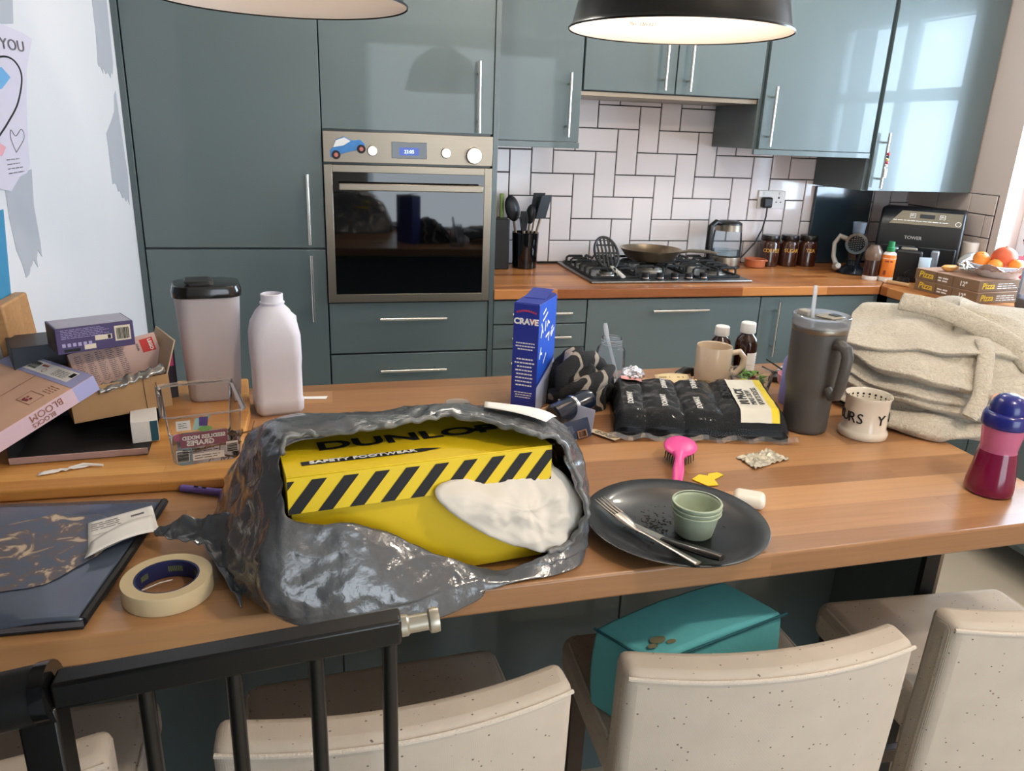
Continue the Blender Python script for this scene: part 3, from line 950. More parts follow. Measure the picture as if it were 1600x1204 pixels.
for a in (.165, .285):
    for q in ((0, 0, .022, .0016), (0, .0204, .022, .022), (0, 0, .0016, .022), (.0204, 0, .022, .022)):
        Fp.rect(mk, a + q[0], .038 + q[1], a + q[2], .038 + q[3], .0045)
    Fp.rows(mk, a + .004, .045, a + .018, .055, 2, .0045)
Fp.rows(mk, .10, .020, .33, .027, 1, .0045)
for k in range(20):
    a0, a1 = 2 * PI * k / 20, 2 * PI * (k + 1) / 20
    c, r0, r1 = (.362, .022), .0095, .0115
    Fp.poly(mk, [(c[0] + r0 * math.cos(a0), c[1] + r0 * math.sin(a0)), (c[0] + r1 * math.cos(a0), c[1] + r1 * math.sin(a0)), (c[0] + r1 * math.cos(a1), c[1] + r1 * math.sin(a1)), (c[0] + r0 * math.cos(a1), c[1] + r0 * math.sin(a1))], .0045)
mk.build('control_icons', INKW, cpn, fix=False)
text('lettering', 'TOWER', 0.020, mat('silver_ink', '#B5B2AC', 0.4, vary=0), t, (-0.02, -.1165, .178), (1, 0, 0), (0, 0, 1), bold=0.0004)
for xx in (-.083, .083):
    dw = MB().box(xx - .078, xx + .078, -.124, -.111, .012, .150).build('drawer', AF, t, bevel=0.006)
    MB().hexa((xx - .016, -.158, .055), (.032, 0, 0), (0, .036, 0), (0, 0, .085)).build('handle', mat('fryer_handle', '#9FA4AB', 0.3, 0.6), dw, bevel=0.006)

t = thing('toaster', 'small black toaster with grey top in front of the air fryer', 'toaster', (1.905, -0.515, ZT), rz=math.radians(-40))
MB().box(-.055, .055, -.018, .018, 0, .140).build('toaster_body', BLACK, t, bevel=0.01, bseg=3)
MB().hexa((-.035, -.010, .139), (.065, 0, 0), (0, .024, 0), (0, 0, .012)).build('toaster_top', mat('warm_grey', '#948C80', 0.4, 0.5), t, bevel=0.004)
# bottles in the corner
t = thing('sauce_bottle', 'orange bottle with green cap beside the grater', 'bottle', (1.815, -0.505, ZT), rz=math.radians(-35))
bd = MB().lathe([(0, 0), (.026, 0), (.029, .004), (.029, .11), (.026, .124), (.016, .130), (.016, .134), (0, .134)], 24, sy=.75).build('bottle_body', mat('orange_label', '#E07B2E', 0.35, vary=0.08, scale=40), t)
MB().lathe([(.0285, .001), (.0295, .004), (.0295, .02), (.0285, .021)], 24, sy=.75).build('white_base', WHITE, bd)
MB().lathe([(.0285, .10), (.0292, .102), (.0265, .124), (.02, .130), (.012, .131)], 24, sy=.75).build('white_shoulder', WHITE, bd)
m = MB(); Fo = Face((-.02, -.0222, .03), (1, 0, 0), (0, 0, 1)); Fo.rows(m, .004, .055, .036, .066, 1, .0005); Fo.rect(m, .004, .0, .014, .02, .0005); m.build('label_print', mat('label_red', '#7A2A1A', 0.5), bd, fix=False)
MB().lathe([(0, .133), (.017, .133), (.017, .150), (.014, .153), (.013, .176), (0, .177)], 20).build('cap', mat('green_cap', '#1F7A48', 0.35), t)
t = thing('syrup_bottle', 'dark brown bottle with pale shoulders behind the orange bottle', 'bottle', (1.765, -0.465, ZT))
MB().lathe([(0, 0), (.030, 0), (.033, .005), (.033, .02)], 24).build('bottle_foot', WHITE, t)
MB().lathe([(.033, .02), (.033, .10), (.030, .11)], 24).build('bottle_body', mat('brown_syrup', '#3A221A', 0.15, coat=0.3), t)
MB().lathe([(.0325, .088), (.036, .10), (.036, .13), (.022, .15), (.018, .155), (0, .155)], 24).build('glass_top', clear_mat('amber_clear', '#D9B9A0', 0.35, 0.45), t)
t = thing('cream_tube', 'pale blue-white tube standing on its cap beside the pizza boxes', 'tube', (1.925, -0.595, ZT), rz=-0.4)
def tubefn(a, v):
    th = 2 * PI * a
    r = 0.022
    return Vector((r * (1 + .15 * v) * math.cos(th), r * (1 - .93 * v) * math.sin(th), .02 + v * .10))
MB().grid(tubefn, 24, 8, closeu=True).build('tube_body', mat('tube_blue', '#BFD0DC', 0.35, vary=0.1, scale=25), t)
MB().lathe([(0, 0), (.018, 0), (.020, .003), (.021, .02), (0, .021)], 20).build('cap', mat('tube_cap', '#C9C5B6', 0.4), t)
t = thing('black_gadget', 'small black plastic gadget with loop between bottle and tube', 'gadget', (1.862, -0.560, ZT))
MB().lathe([(.008, 0), (.024, 0), (.026, .012), (.024, .028), (.008, .03)], 20).build('gadget_body', BLACK, t)
MB().tube([(0.0, -.01, .02), (.01, -.02, .05), (.0, -.025, .065), (-.012, -.02, .05), (-.008, -.01, .02)], .004, 8).build('gadget_loop', BLACK, t)
t = thing('wooden_stick', 'short tan wooden stick lying on the counter by the pizza boxes', 'stick', (1.80, -0.60, ZT + 0.009), rz=math.radians(-66))
MB().tube([(-.055, 0, 0), (.055, 0, 0)], [.008, .009], 12).build('stick_body', mat('tan_wood', '#C69A6B', 0.5), t)
MB().tube([(-.0555, 0, 0), (-.045, 0, 0)], .0095, 12).build('stick_tip', mat('pale_tip', '#E2D2BE', 0.5), t)

# pizza boxes
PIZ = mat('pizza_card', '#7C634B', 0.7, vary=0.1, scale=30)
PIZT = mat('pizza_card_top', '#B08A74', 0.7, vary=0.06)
YELLOW_INK = mat('yellow_ink', '#E6C63C', 0.6, vary=0)
def pizza_box(label, loc, rz):
    t = thing('pizza_box', label, 'pizza box', loc, rz, group='stacked pizza boxes')
    S, H = 0.305, 0.044
    b = MB()
    c = 0.085
    poly = [(0, 0), (S - c, 0), (S, c), (S, S), (0, S)]
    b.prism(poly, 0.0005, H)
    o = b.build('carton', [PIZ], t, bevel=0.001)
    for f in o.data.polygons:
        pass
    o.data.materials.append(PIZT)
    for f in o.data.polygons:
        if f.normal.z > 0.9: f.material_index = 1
    # the long face looks at -x in place; print along it
    F1 = Face((0, S, 0), (0, -1, 0), (0, 0, 1))
    F1.text('lettering', 'Pizza', 0.036, YELLOW_INK, o, .055, .012, bold=0.0005, shear=0.15)
    F1.text('lettering', '12"', 0.026, INKW, o, .235, .012, bold=0.0008)
    m = MB(); F1.rows(m, .115, .008, .175, .030, 2, .0006, fill=.55)
    m.build('small_print', INKW, o, fix=False)
    for q in (.105, .185): label_quad(F1, 'fold_line', mat('card_edge', '#5A4632', 0.8), o, q, .003, q + .003, .041, .0005)
    F2 = Face((0, 0, 0), (1, 0, 0), (0, 0, 1))
    F2.text('lettering', 'Pizza', 0.034, YELLOW_INK, o, .050, .012, bold=0.0005, shear=0.15)
    m = MB(); F2.rows(m, .10, .008, .21, .034, 3, .0006, fill=.3); m.build('small_print', INKW, o, fix=False)
    return t
pizza_box('lower pizza box of the pair, lying flat on the window worktop', (1.848, -0.985, ZT), math.radians(5.5))
pizza_box('upper pizza box, under the foil bowl of fruit', (1.855, -0.975, ZT + 0.0452), math.radians(6.5))
PZT = ZT + 0.0452 + 0.0445
# fruit bowl of white plastic with crinkled foil edge
FBX, FBY = 2.02, -0.885
t = thing('fruit_bowl', 'white bowl with crinkled silver rim full of oranges', 'bowl', (FBX, FBY, PZT))
MB().lathe([(0, 0.0), (.062, 0.0), (.070, .004), (.108, .050), (.106, .052), (.066, .006), (0, .005)], 48).build('bowl_shell', WHITE, t)
m = MB()
def foil(a, v):
    th = 2 * PI * a
    r = .103 + .028 * v + .008 * math.sin(9 * th) * v
    z = .030 + .030 * v - 0.012 * v * v + .012 * math.sin(7 * th + 1) * v + .006 * noise.noise(Vector((12 * math.cos(th), 12 * math.sin(th), v * 6)))
    return Vector((r * math.cos(th), r * math.sin(th), z))
m.grid(foil, 90, 6, closeu=True)
crumple(m, .007, 55, 4)
m.build('foil_rim', mat('silver_foil', '#E8E8F0', 0.25, 0.9, vary=0.0, bump=0.6, bscale=180), t, solid=0.0006)
ORG = mat('orange_peel', '#E9892E', 0.45, vary=0.08, bump=0.15, bscale=260, sss=0.1)
PEACH = mat('ruddy_peel', '#D9603A', 0.4, vary=0.25, scale=14, sss=0.1)
for k, (dx, dy, dz, r, mt, lab) in enumerate(((-.055, .035, .058, .032, ORG, 'orange at the left of the fruit bowl, nearest the grater'), (-.02, .075, .062, .030, ORG, 'orange at the back of the fruit bowl'), (-.045, -.025, .050, .027, ORG, 'small orange in the dip of the fruit bowl front'), (.004, -.012, .078, .047, PEACH, 'large red-orange fruit topping the fruit bowl'), (.012, -.068, .055, .027, ORG, 'orange at the front rim of the fruit bowl, below the red fruit'), (.06, .015, .055, .030, mat('lemon_peel', '#D9A94A', 0.45), 'yellow fruit at the window side of the bowl'))):
    f = thing('orange' if k != 3 else 'grapefruit', lab, 'fruit', (FBX + dx, FBY + dy, PZT + dz), group='fruit in the bowl')
    MB().sphere((0, 0, 0), r, 24, 16, (1, 1, .92)).build('fruit_body', mt, f)
    MB().lathe([(0, .003), (.003, .002), (.004, -.001), (0, -.002)], 8, (0, 0, r * .92)).build('stem_end', mat('stem', '#5A5A2A', 0.7), f)
f = MB().lathe([(0, 0), (.012, .002), (.022, .012), (.024, .02), (.017, .026), (0, .027)], 20, (1.90, -0.765, PZT), sx=1.7, sy=.75).build('orange_peel_piece', mat('pale_orange', '#D9A05A', 0.5, vary=0.2))
tag(f, 'pale orange wedge lying on the upper pizza box', 'fruit')
# plastic bag behind fruit
m = MB().sphere((2.045, -0.735, PZT + 0.036), 0.055, 24, 14, (1.5, .6, .7)); crumple(m, .012, 26, 6)
o = m.build('fruit_bag', clear_mat('bag_film', '#E6E2D6', 0.35, 0.55)); tag(o, 'crumpled clear fruit bag behind the oranges', 'plastic bag')
# red lidded tub, white canister, bottle, amber glass
t = thing('sweet_tub', 'white tub with bright red lid behind the fruit bowl', 'tub', (2.215, -0.80, ZT))
MB().lathe([(0, 0), (.055, 0), (.06, .003), (.064, .125), (0, .125)], 36).build('tub_body', WHITE, t)
MB().lathe([(.0615, .06), (.0626, .06), (.0636, .10), (.0625, .10)], 36).build('tub_band', mat('tub_red', '#C21F35', 0.35), t)
MB().lathe([(0, .126), (.066, .126), (.067, .129), (.067, .148), (.064, .151), (0, .151)], 36).build('tub_lid', mat('lid_red', '#D01C3E', 0.35), t)
t = thing('paper_roll', 'cream cylinder standing against the tiles right of the air fryer', 'roll', (2.238, -0.50, ZT))
MB().lathe([(.012, 0.0), (.034, 0.0), (.035, .002), (.035, .172), (.034, .174), (.012, .174)], 28).build('roll_body', mat('cream_paper', '#E2D3C4', 0.8), t)
t = thing('squash_bottle', 'tall clear drinks bottle with dark liquid at the frame edge, right of pizza', 'bottle', (2.005, -1.065, ZT))
cb = clear_mat('clear_bottle', '#DDE4EA', 0.35, 0.30)
MB().lathe([(0, 0.001), (.036, 0.001), (.040, .006), (.040, .16), (.034, .185), (.018, .215), (.014, .225), (.014, .24), (0, .24)], 32).build('bottle_body', cb, t)
MB().lathe([(0, .003), (.038, .003), (.0385, .040), (0, .040)], 28).build('dark_liquid', mat('berry_liquid', '#4A2A35', 0.15), t)
lb = MB().grid(lambda a, v: Vector((.0408 * math.cos(PI * (.95 + a * .9)), .0408 * math.sin(PI * (.95 + a * .9)), .055 + .10 * v)), 20, 1).build('bottle_label', mat('pale_label', '#CFD4DE', 0.6, vary=0.12, scale=70), t)
t = thing('amber_glass', 'small glass of amber liquid at the right edge of the counter', 'glass', (1.945, -1.165, ZT))
MB().lathe([(0, 0.0005), (.027, 0.0005), (.030, .004), (.034, .085), (.0325, .085), (.029, .006), (0, .005)], 28).build('tumbler', clear_mat('plain_glass', '#EAF0F2', 0.3, 0.08), t)
MB().lathe([(0, .006), (.0285, .006), (.031, .052), (0, .052)], 28).build('amber_liquid', mat('amber_liquid', '#B0702A', 0.1, trans=0.4), t)
# sill toys
t = thing('pink_soft_toy', 'pale pink soft toy animal sitting on the window sill', 'soft toy', (2.362, -0.74, WZ0 + 0.012))
PK = mat('pink_plush', '#D9B3A6', 0.95, bump=0.5, bscale=300, sheen=0.3)
MB().sphere((0, 0, .058), .055, 20, 14, (1, 1, 1.05)).build('torso', PK, t)
hd = MB().sphere((-.012, 0.0, .142), .052, 20, 14, (1, 1.15, .92)).build('head', PK, t)
for sy in (-.028, .028):
    MB().sphere((-.058, sy, .146), .006, 10, 8).build('eye', INK, hd)
    MB().sphere((-.005, sy * 1.6, .195), .02, 12, 8, (.5, .8, 1.1)).build('ear', PK, hd)
    MB().sphere((-.055, sy * 1.4, .018), .024, 12, 8, (1.5, .9, .75)).build('paw', mat('pink_pale', '#E8C0C4', 0.95), t)
t = thing('grey_soft_toy', 'small grey toy with red ribbon on the sill beside the pink one', 'soft toy', (2.32, -0.640, WZ0 + 0.012))
GP = mat('grey_plush', '#8C8A8C', 0.95, bump=0.4, bscale=300)
MB().sphere((0, 0, .026), .026, 16, 10).build('torso', GP, t)
MB().sphere((0, 0, .064), .024, 16, 10).build('head', GP, t)
MB().lathe([(.017, .042), (.021, .044), (.021, .049), (.017, .05)], 20).build('ribbon', mat('ribbon_red', '#B8303F', 0.5), t)
t = MB().tube([(2.283, -0.62, WZ0 + 0.025), (2.285, -0.70, WZ0 + 0.0255), (2.283, -0.80, WZ0 + 0.025)], [.011, .0125, .011], 12).build('brown_plush_log', mat('brown_plush', '#5A4030', 0.95, bump=0.5))
tag(t, 'brown fuzzy roll lying along the front of the window sill', 'toy')

# ================================================================ pendants
SHADE = mat('black_shade', '#14120F', 0.30, 0.2, vary=0.4, scale=40, stretch=(1, 1, 8))
SHADEIN = mat('shade_inside', '#E9DFD6', 0.6, vary=0.02)
BULBM = bpy.data.materials.new('bulb_glow'); BULBM.use_nodes = True
_b = BULBM.node_tree.nodes['Principled BSDF']
_b.inputs['Emission Color'].default_value = (1.0, 0.86, 0.70, 1)
_b.inputs['Emission Strength'].default_value = BULB_STRENGTH
_b.inputs['Base Color'].default_value = (1, 0.9, 0.8, 1)
BULBD = BULBM.copy(); BULBD.name = 'dimmer_bulb_glow'
BULBD.node_tree.nodes['Principled BSDF'].inputs['Emission Strength'].default_value = BULB_STRENGTH * 0.15
def pendant(label, x, y, z, rt, glow=BULBM):
    t = thing('pendant_lamp', label, 'pendant lamp', (x, y, z), group='pendant lamps over the island')
    R = 0.20
    sh = MB()
    sh.lathe([(R, 0), (R * 1.005, .003), (R * .97, .010), (R * .925, .05), (R * .86, .10), (R * .70, .155), (R * .42, .195), (.045, .215), (.040, .26), (0, .262)], 72)
    s_ = sh.build('shade', SHADE, t, angle=60)
    MB().lathe([(R * .992, .002), (R * .955, .012), (R * .91, .05), (R * .845, .10), (R * .685, .151), (R * .41, .190), (0, .205)], 72).build('shade_lining', SHADEIN, s_, angle=60)
    MB().lathe([(0, .205), (.02, .205), (.02, .165), (0, .165)], 20).build('lamp_holder', WHITE, t)
    MB().sphere((0, 0, .125), .032, 20, 14).build('bulb', glow, t)
    MB().tube([(0, 0, .26), (0, 0, 2.42 - z)], .004, 8).build('cord', BLACK, t)
    # printed rating inside the rim
    for ang, ch in zip([rt - k * 1.6 for k in range(11)], 'Max 22W E27'):
        a = math.radians(ang)
        r = R * .925
        p = Vector((r * math.cos(a), r * math.sin(a), .032))
        if ch != ' ':
            text('letter', ch, 0.0085, INKG, s_, p - Vector((math.cos(a), math.sin(a), 0)) * .0002, (math.sin(a), -math.cos(a), 0), (0.0 + .2 * -math.cos(a), -.2 * math.sin(a), 1), ext=0.0001, lift=0.0012)
    return t
pendant('black dome pendant with white lining over the plate, right of two', 0.014, -2.009, 1.667, 97)
pendant('black dome pendant with white lining above the milk bottle, left of two', -0.679, -2.031, 1.666, 83, BULBD)

# ================================================================ on the island: left end
# bamboo chopping board
o = MB().prism([(-1.225, -2.192), (-0.785, -2.192), (-0.785, -1.875), (-0.806, -1.660), (-1.225, -1.660)], ZT + 0.0005, ZT + 0.020).build('bamboo_board', BAMBOO, bevel=0.004, bseg=3)
tag(o, 'wide bamboo chopping board at the left end of the island, under the boxes', 'chopping board')
ZB = ZT + 0.0205
o = MB().hexa((-1.229, -1.80, ZT + 0.001), (.024, 0, 0), (0, .13, 0), (-.004, -.045, 0.235)).build('wooden_board', OAK, bevel=0.004)
tag(o, 'upright wooden board leaning on the wall at the far left', 'board')

# black open tray box at the bottom of the pile
t = thing('black_tray_box', 'flattened black carton tray lying at the bottom of the box pile', 'box', (-1.05, -1.98, ZB), rz=math.radians(4))
BLK = mat('black_card', '#0E0D10', 0.6)
PNK = mat('pink_card_edge', '#B79A96', 0.75)
m = MB(); m.box(-.105, .105, -.105, .12, .0005, .003); m.box(-.105, -.102, -.105, .12, .003, .036); m.box(-.105, .105, .117, .12, .003, .036); m.build('tray', BLK, t)
MB().hexa((-.105, -.105, .001), (.210, 0, 0), (0, -.003, .012), (0, .0025, 0)).build('folded_lip', PNK, t)
# small white and teal carton sticking out of it
t = thing('white_teal_box', 'small white carton with a dark teal stripe poking out of the tray', 'box', (-0.955, -2.005, ZB + 0.0035), rz=math.radians(12))
bx = MB().box(-.022, .022, -.024, .055, 0, .040).build('carton', WHITE, t, bevel=0.0008)
m = MB(); Ff = Face((-.022, -.024, 0), (1, 0, 0), (0, 0, 1)); Ff.rect(m, .031, .001, .0435, .039); m.build('stripe', mat('dark_teal_print', '#1F5566', 0.6), bx, fix=False)
m = MB(); Ff = Face((.022, -.024, 0), (0, 1, 0), (0, 0, 1)); Ff.rows(m, .006, .004, .07, .036, 7); m.build('small_print', INKG, bx, fix=False)

# brown open carton, tipped
t = thing('brown_carton', 'open brown cardboard carton heaped with smaller toy boxes', 'box', (-1.01, -1.95, ZB + 0.037), rot=(math.radians(-3), math.radians(-2), math.radians(22)))
m = MB()
Lc, Dc, Hc, th = .165, .165, .062, .0025
m.box(-.075, -.075 + Lc, -.030, -.030 + Dc, .0, th)
m.box(-.075, -.075 + Lc, -.030, -.030 + th, th, Hc)
m.box(-.075, -.075 + th, -.030 + th, -.030 + Dc, th, Hc)
m.box(-.075 + th, -.075 + Lc, -.030 + Dc - th, -.030 + Dc, th, Hc)
m.box(-.075 + Lc - th, -.075 + Lc, -.030 + th, -.030 + Dc - th, th, Hc)
m.build('carton', CARD, t, bevel=0.0006)
MB().hexa((-.075 + Lc - th, -.028, Hc), (th, 0, 0), (0, Dc - .004, 0), (.022, 0, .060)).build('side_flap', CARDIN, t)
MB().hexa((-.075, -.030 + Dc, Hc), (Lc, 0, 0), (0, th, 0), (0, .05, .02)).build('back_flap', CARDIN, t)
m = MB(); m.box(.045, .0462, -.0306, -.0298, .002, .060); m.box(.066, .0672, -.0306, -.0298, .02, .050); m.build('crease', mat('dark_card', '#4A3520', 0.8), t)
# crumpled film over the front edge
def film(u, v):
    return Vector((-.03 + .115 * u, -.036 + .03 * v + .006 * noise.noise(Vector((u * 9, v * 5, 1))), .058 + .022 * u - .018 * (v - .4) ** 2 * 4 + .008 * noise.noise(Vector((u * 12, v * 7, 3)))))
m = MB().grid(film, 30, 8); m.world = False
fl = m.build('plastic_film', mat('silver_film', '#9A958E', 0.18, 0.7, vary=0.2, scale=60), t, angle=180, solid=0.0005)

# purple toy box on top
t = thing('purple_toy_box', 'dark purple toy box with barcode lying on top of the pile', 'box', (-1.088, -1.972, 1.084), rz=math.radians(28))
PUR = mat('purple_card', '#4A4069', 0.45, vary=0.06)
bx = MB().box(0, .128, 0, .075, 0, .046).build('carton', PUR, t, bevel=0.0008)
Ff = Face((0, 0, 0), (1, 0, 0), (0, 0, 1))
m = MB(); m.bm.free()
for q in ((.095, .012, .122, .040), (.062, .018, .090, .027), (.043, .004, .062, .013)): label_quad(Ff, 'white_label', mat('label_cream', '#D8CDB8', 0.6), bx, *q)
m = MB(); Ff.bars(m, .098, .015, .119, .036, 16, .0008); m.build('barcode', INK, bx, fix=False)
label_quad(Ff, 'age_mark', INK, bx, .083, .019, .088, .026, .0008); label_quad(Ff, 'black_strip', INK, bx, .010, .003, .036, .008, .0006)
m = MB(); Ff.rows(m, .008, .026, .088, .044, 6, .0006, fill=.3)
for k in range(6): Ff.rect(m, .008 + k * .0085, .012, .0135 + k * .0085, .0185, .0006)
m.build('small_print', mat('lilac_ink', '#A9A0C8', 0.6), bx, fix=False)
Fl = Face((0, .075, 0), (0, -1, 0), (0, 0, 1))
m = MB(); Fl.rect(m, .004, .003, .071, .043); m.build('end_picture', mat('fossil_picture', '#4F4A46', 0.5, vary=0.8, scale=55), bx, fix=False)
Ft = Face((0, 0, .046), (1, 0, 0), (0, 1, 0))
m = MB(); Ft.rect(m, .003, .003, .125, .072); m.build('top_sheen', mat('lilac_sheen', '#9A94A6', 0.3, vary=0.1), bx, fix=False)  # pale sheen painted on the box top as a lilac colour

# pink toy box standing in the carton
t = thing('pink_toy_box', 'pale pink toy brick box standing in the carton, red square logo', 'box', (-1.072, -1.930, .996), rot=(math.radians(-26), math.radians(-9), math.radians(24)))
PKC = mat('pale_pink_card', '#C9A9A0', 0.5, vary=0.03)
bx = MB().box(0, .155, 0, .045, 0, .078).build('carton', PKC, t, bevel=0.0008)
Ff = Face((0, 0, 0), (1, 0, 0), (0, 0, 1))
m = MB()
for k in range(5): Ff.rows(m, .008 + k * .018, .012, .022 + k * .018, .070, 16, .0005, fill=.35)
m.build('small_print', INKG, bx, fix=False)
m = MB(); Ff.rect(m, .124, .044, .148, .070, .0006); lg = m.build('logo_square', mat('logo_red', '#C0231F', 0.5), bx, fix=False)
text('logo_text', 'LEGO', 0.0085, INKW, lg, Ff.p(.1385, .057, .0008), Ff.uy * -1, Ff.ux, bold=.0003)
text('logo_text', '40646', 0.006, INKG, bx, Ff.p(.116, .057, .0008), Ff.uy * -1, Ff.ux)
Fr = Face((.155, 0, 0), (0, 1, 0), (0, 0, 1))
m = MB(); Fr.rect(m, .004, .050, .041, .075); m.build('yellow_corner', mat('box_yellow', '#E0B62C', 0.5), bx, fix=False)
m = MB(); Fr.poly(m, [(.004, .01), (.02, .012), (.012, .04), (.006, .03)]); m.build('red_mark', mat('mark_red', '#A8283A', 0.5), bx, fix=False)
# dark box behind
t = thing('navy_toy_box', 'dark navy toy box standing behind the carton flap, pink logo', 'box', (-0.935, -1.775, ZB), rz=math.radians(20))
bx = MB().box(-.07, .0, 0, .05, 0, .115).build('carton', mat('navy_card', '#22243A', 0.4), t, bevel=0.0008)
Ff = Face((-.07, 0, 0), (1, 0, 0), (0, 0, 1)); label_quad(Ff, 'pink_logo', mat('hot_pink', '#D04A86', 0.5), bx, .05, .07, .066, .10)
t = thing('blue_toy_box', 'dark blue toy box half buried at the back left of the pile', 'box', (-1.155, -1.90, 1.040), rz=math.radians(24))
MB().box(-.03, .10, 0, .10, 0, .042).build('carton', mat('blueblack_card', '#1A2230', 0.4, vary=0.4, scale=30), t, bevel=0.0008)

# peach box leaning on the pile (building flowers)
C2 = Vector((-1.031, -1.995, 1.052)); C1 = Vector((-1.200, -1.835, 1.057))
low = Vector((-1.139, -2.170, 0.985))
ux = (C1 - C2).normalized(); dn = (low - C2); dn = (dn - ux * dn.dot(ux)).normalized()
nn = ux.cross(dn)
if nn.z < 0: nn = -nn
Wb, Lb, Hb = 0.232, 0.245, 0.030
# world frame: o = C2, x to the left (ux), y downhill (dn)
t = thing('peach_toy_box', 'large peach and lavender toy box leaning on the pile at far left', 'box', (-1.13, -2.1, ZB))
o0 = C2 - nn * Hb
m = WMB(); m.hexa(o0, ux * Wb, dn * Lb, nn * Hb)
bx = m.build('carton', mat('peach_card', '#DDB196', 0.5, vary=0.03), t, bevel=0.0008)
def wface(o, a, b):
    return Face(o, a, b)
Ftop = Face(C2 + ux * Wb, -ux, -dn)     # x from left edge to right, y uphill from the top edge
def wbuild(fn, name, mt, parent):
    m = WMB(); fn(m); return m.build(name, mt, parent, fix=False)
LAV = mat('lavender_card', '#A4A5CF', 0.5, vary=0.03)
LAVP = mat('lavender_pink_edge', '#CFB4BE', 0.5, vary=0.03)
wbuild(lambda m: Ftop.rect(m, 0.0, -.042, Wb, 0.0, .0006), 'lavender_band', LAV, bx)
Fs = Face(C2 + dn * Lb - nn * Hb, -dn, nn)
wbuild(lambda m: (Fs.rect(m, 0.0, 0.0, Lb - .042, Hb, .0005)), 'long_edge', LAVP, bx)
wbuild(lambda m: (Fs.rect(m, Lb - .042, 0.0, Lb, Hb, .0006)), 'lavender_edge', LAV, bx)
Fu = Face(C2 - nn * Hb, ux, nn)
wl_ = wbuild(lambda m: Ftop.rect(m, .070, -.034, .205, -.006, .0009), 'white_label', PAPER, bx)
def prn(m):
    Ftop.bars(m, .076, -.028, .100, -.010, 12, .0012, vert=False)
    Ftop.rows(m, .150, -.030, .190, -.012, 5, .0012, fill=.3)
    Ftop.rect(m, .192, -.022, .203, -.010, .0012)
wbuild(prn, 'label_print', INK, bx)
def logos(m):
    for k in range(3): 
        c = (.108 + k * .006, -.014)
        Ftop.poly(m, [(c[0] + .003 * math.cos(a), c[1] + .003 * math.sin(a)) for a in [2 * PI * q / 10 for q in range(10)]], .0012)
    c = (.125, -.025)
    for q in range(16):
        a0, a1 = 2 * PI * q / 16, 2 * PI * (q + 1) / 16
        Ftop.poly(m, [(c[0] + r * math.cos(a), c[1] + r * math.sin(a)) for r, a in ((.0042, a0), (.0052, a0), (.0052, a1), (.0042, a1))], .0012)
wbuild(logos, 'label_logos', mat('logo_mix', '#B8503C', 0.6), bx)
def wtext(*a, **k):
    o = text(*a, **k)
    o.data.transform(WM[o.parent.name].inverted())
    return o
BRN = mat('brown_ink', '#9A6A58', 0.7, vary=0)
wtext('lettering', 'BLOOM', 0.0175, BRN, bx, Fs.p(.150, .0265, .0008), -Fs.ux, -Fs.uy)
wtext('lettering', 'BLOCKS', 0.0115, BRN, bx, Fs.p(.140, .0115, .0008), -Fs.ux, -Fs.uy)
def flower(m):
    x, y = .165, -.105
    for q in ((0, 0, .040, .0012), (0, .028, .040, .0292), (0, 0, .0012, .028), (.039, 0, .0402, .028)):
        Ftop.rect(m, x + q[0], y + q[1], x + q[2], y + q[3], .0006)
    Ftop.rows(m, x + .022, y + .034, x + .05, y + .055, 4, .0006, fill=.3)
    Ftop.rect(m, .125, -.128, .1263, -.042, .0006)
wbuild(flower, 'panel_print', BRN, bx)
def petals(m):
    r = random.Random(4)
    for k in range(9):
        cx, cy = .176 + r.uniform(0, .016), -.100 + r.uniform(0, .010)
        Ftop.poly(m, [(cx + .0026 * math.cos(a), cy + .0026 * math.sin(a)) for a in [2 * PI * q / 6 for q in range(6)]], .0009 + k * .00005)
wbuild(petals, 'flower_print', mat('flower_red', '#8C3040', 0.6), bx)

# bit of wrapper on the board
m = WMB(); t = thing('torn_wrapper', 'torn white wrapper scrap on the bamboo board, before the tray', 'wrapper', (-1.055, -2.125, ZB))
def scrap(u, v): return Vector((-1.09 + .075 * u, -2.145 + .028 * u + .016 * v * (1 - .5 * u), ZB + .0012 + .007 * abs(noise.noise(Vector((u * 6, v * 4, 2))))))
m.grid(scrap, 14, 5); m.build('scrap', PAPER, t, angle=180, solid=0.0005)
WMB().tube([(-1.05, -2.125, ZB + .003), (-1.03, -2.115, ZB + .005), (-1.0, -2.118, ZB + .002)], .0022, 6).build('twist', PAPER, t)

# grape punnet
t = thing('grape_punnet', 'empty clear plastic grape punnet with purple printed label on the board', 'punnet', (-0.850, -2.055, ZB), rz=math.radians(13))
CL = clear_mat('punnet_plastic', '#F8F6F4', 0.16, 0.03)
def rr(hx, hy, c, n=4):
    P = []
    for (sx, sy, a0) in ((1, 1, 0), (-1, 1, 90), (-1, -1, 180), (1, -1, 270)):
        for k in range(n + 1):
            a = math.radians(a0 + 90 * k / n)
            P.append((sx * (hx - c) + c * math.cos(a), sy * (hy - c) + c * math.sin(a)))
    return P
def loft(m, secs, capb=True, capt=False):
    rings = [[m.bm.verts.new((x, y, z)) for x, y in P] for P, z in secs]
    n = len(rings[0])
    for A, B in zip(rings, rings[1:]):
        for k in range(n):
            f = m.bm.faces.new((A[k], A[(k + 1) % n], B[(k + 1) % n], B[k])); f.material_index = m.mi
    if capb: m.bm.faces.new(rings[0][::-1])
    if capt: m.bm.faces.new(rings[-1])
    return m
m = MB()
loft(m, [(rr(.051, .076, .014), .001), (rr(.054, .079, .014), .006), (rr(.060, .086, .014), .090), (rr(.066, .092, .016), .0915), (rr(.066, .092, .016), .096)])
sh = m.build('tub', CL, t, angle=50)
MB().tube([(x, y, .094) for x, y in rr(.066, .092, .016)] + [(.066, .076, .094)], .0018, 6).build('rim', clear_mat('rim_plastic', '#F4F2F0', 0.2, 0.22), t)
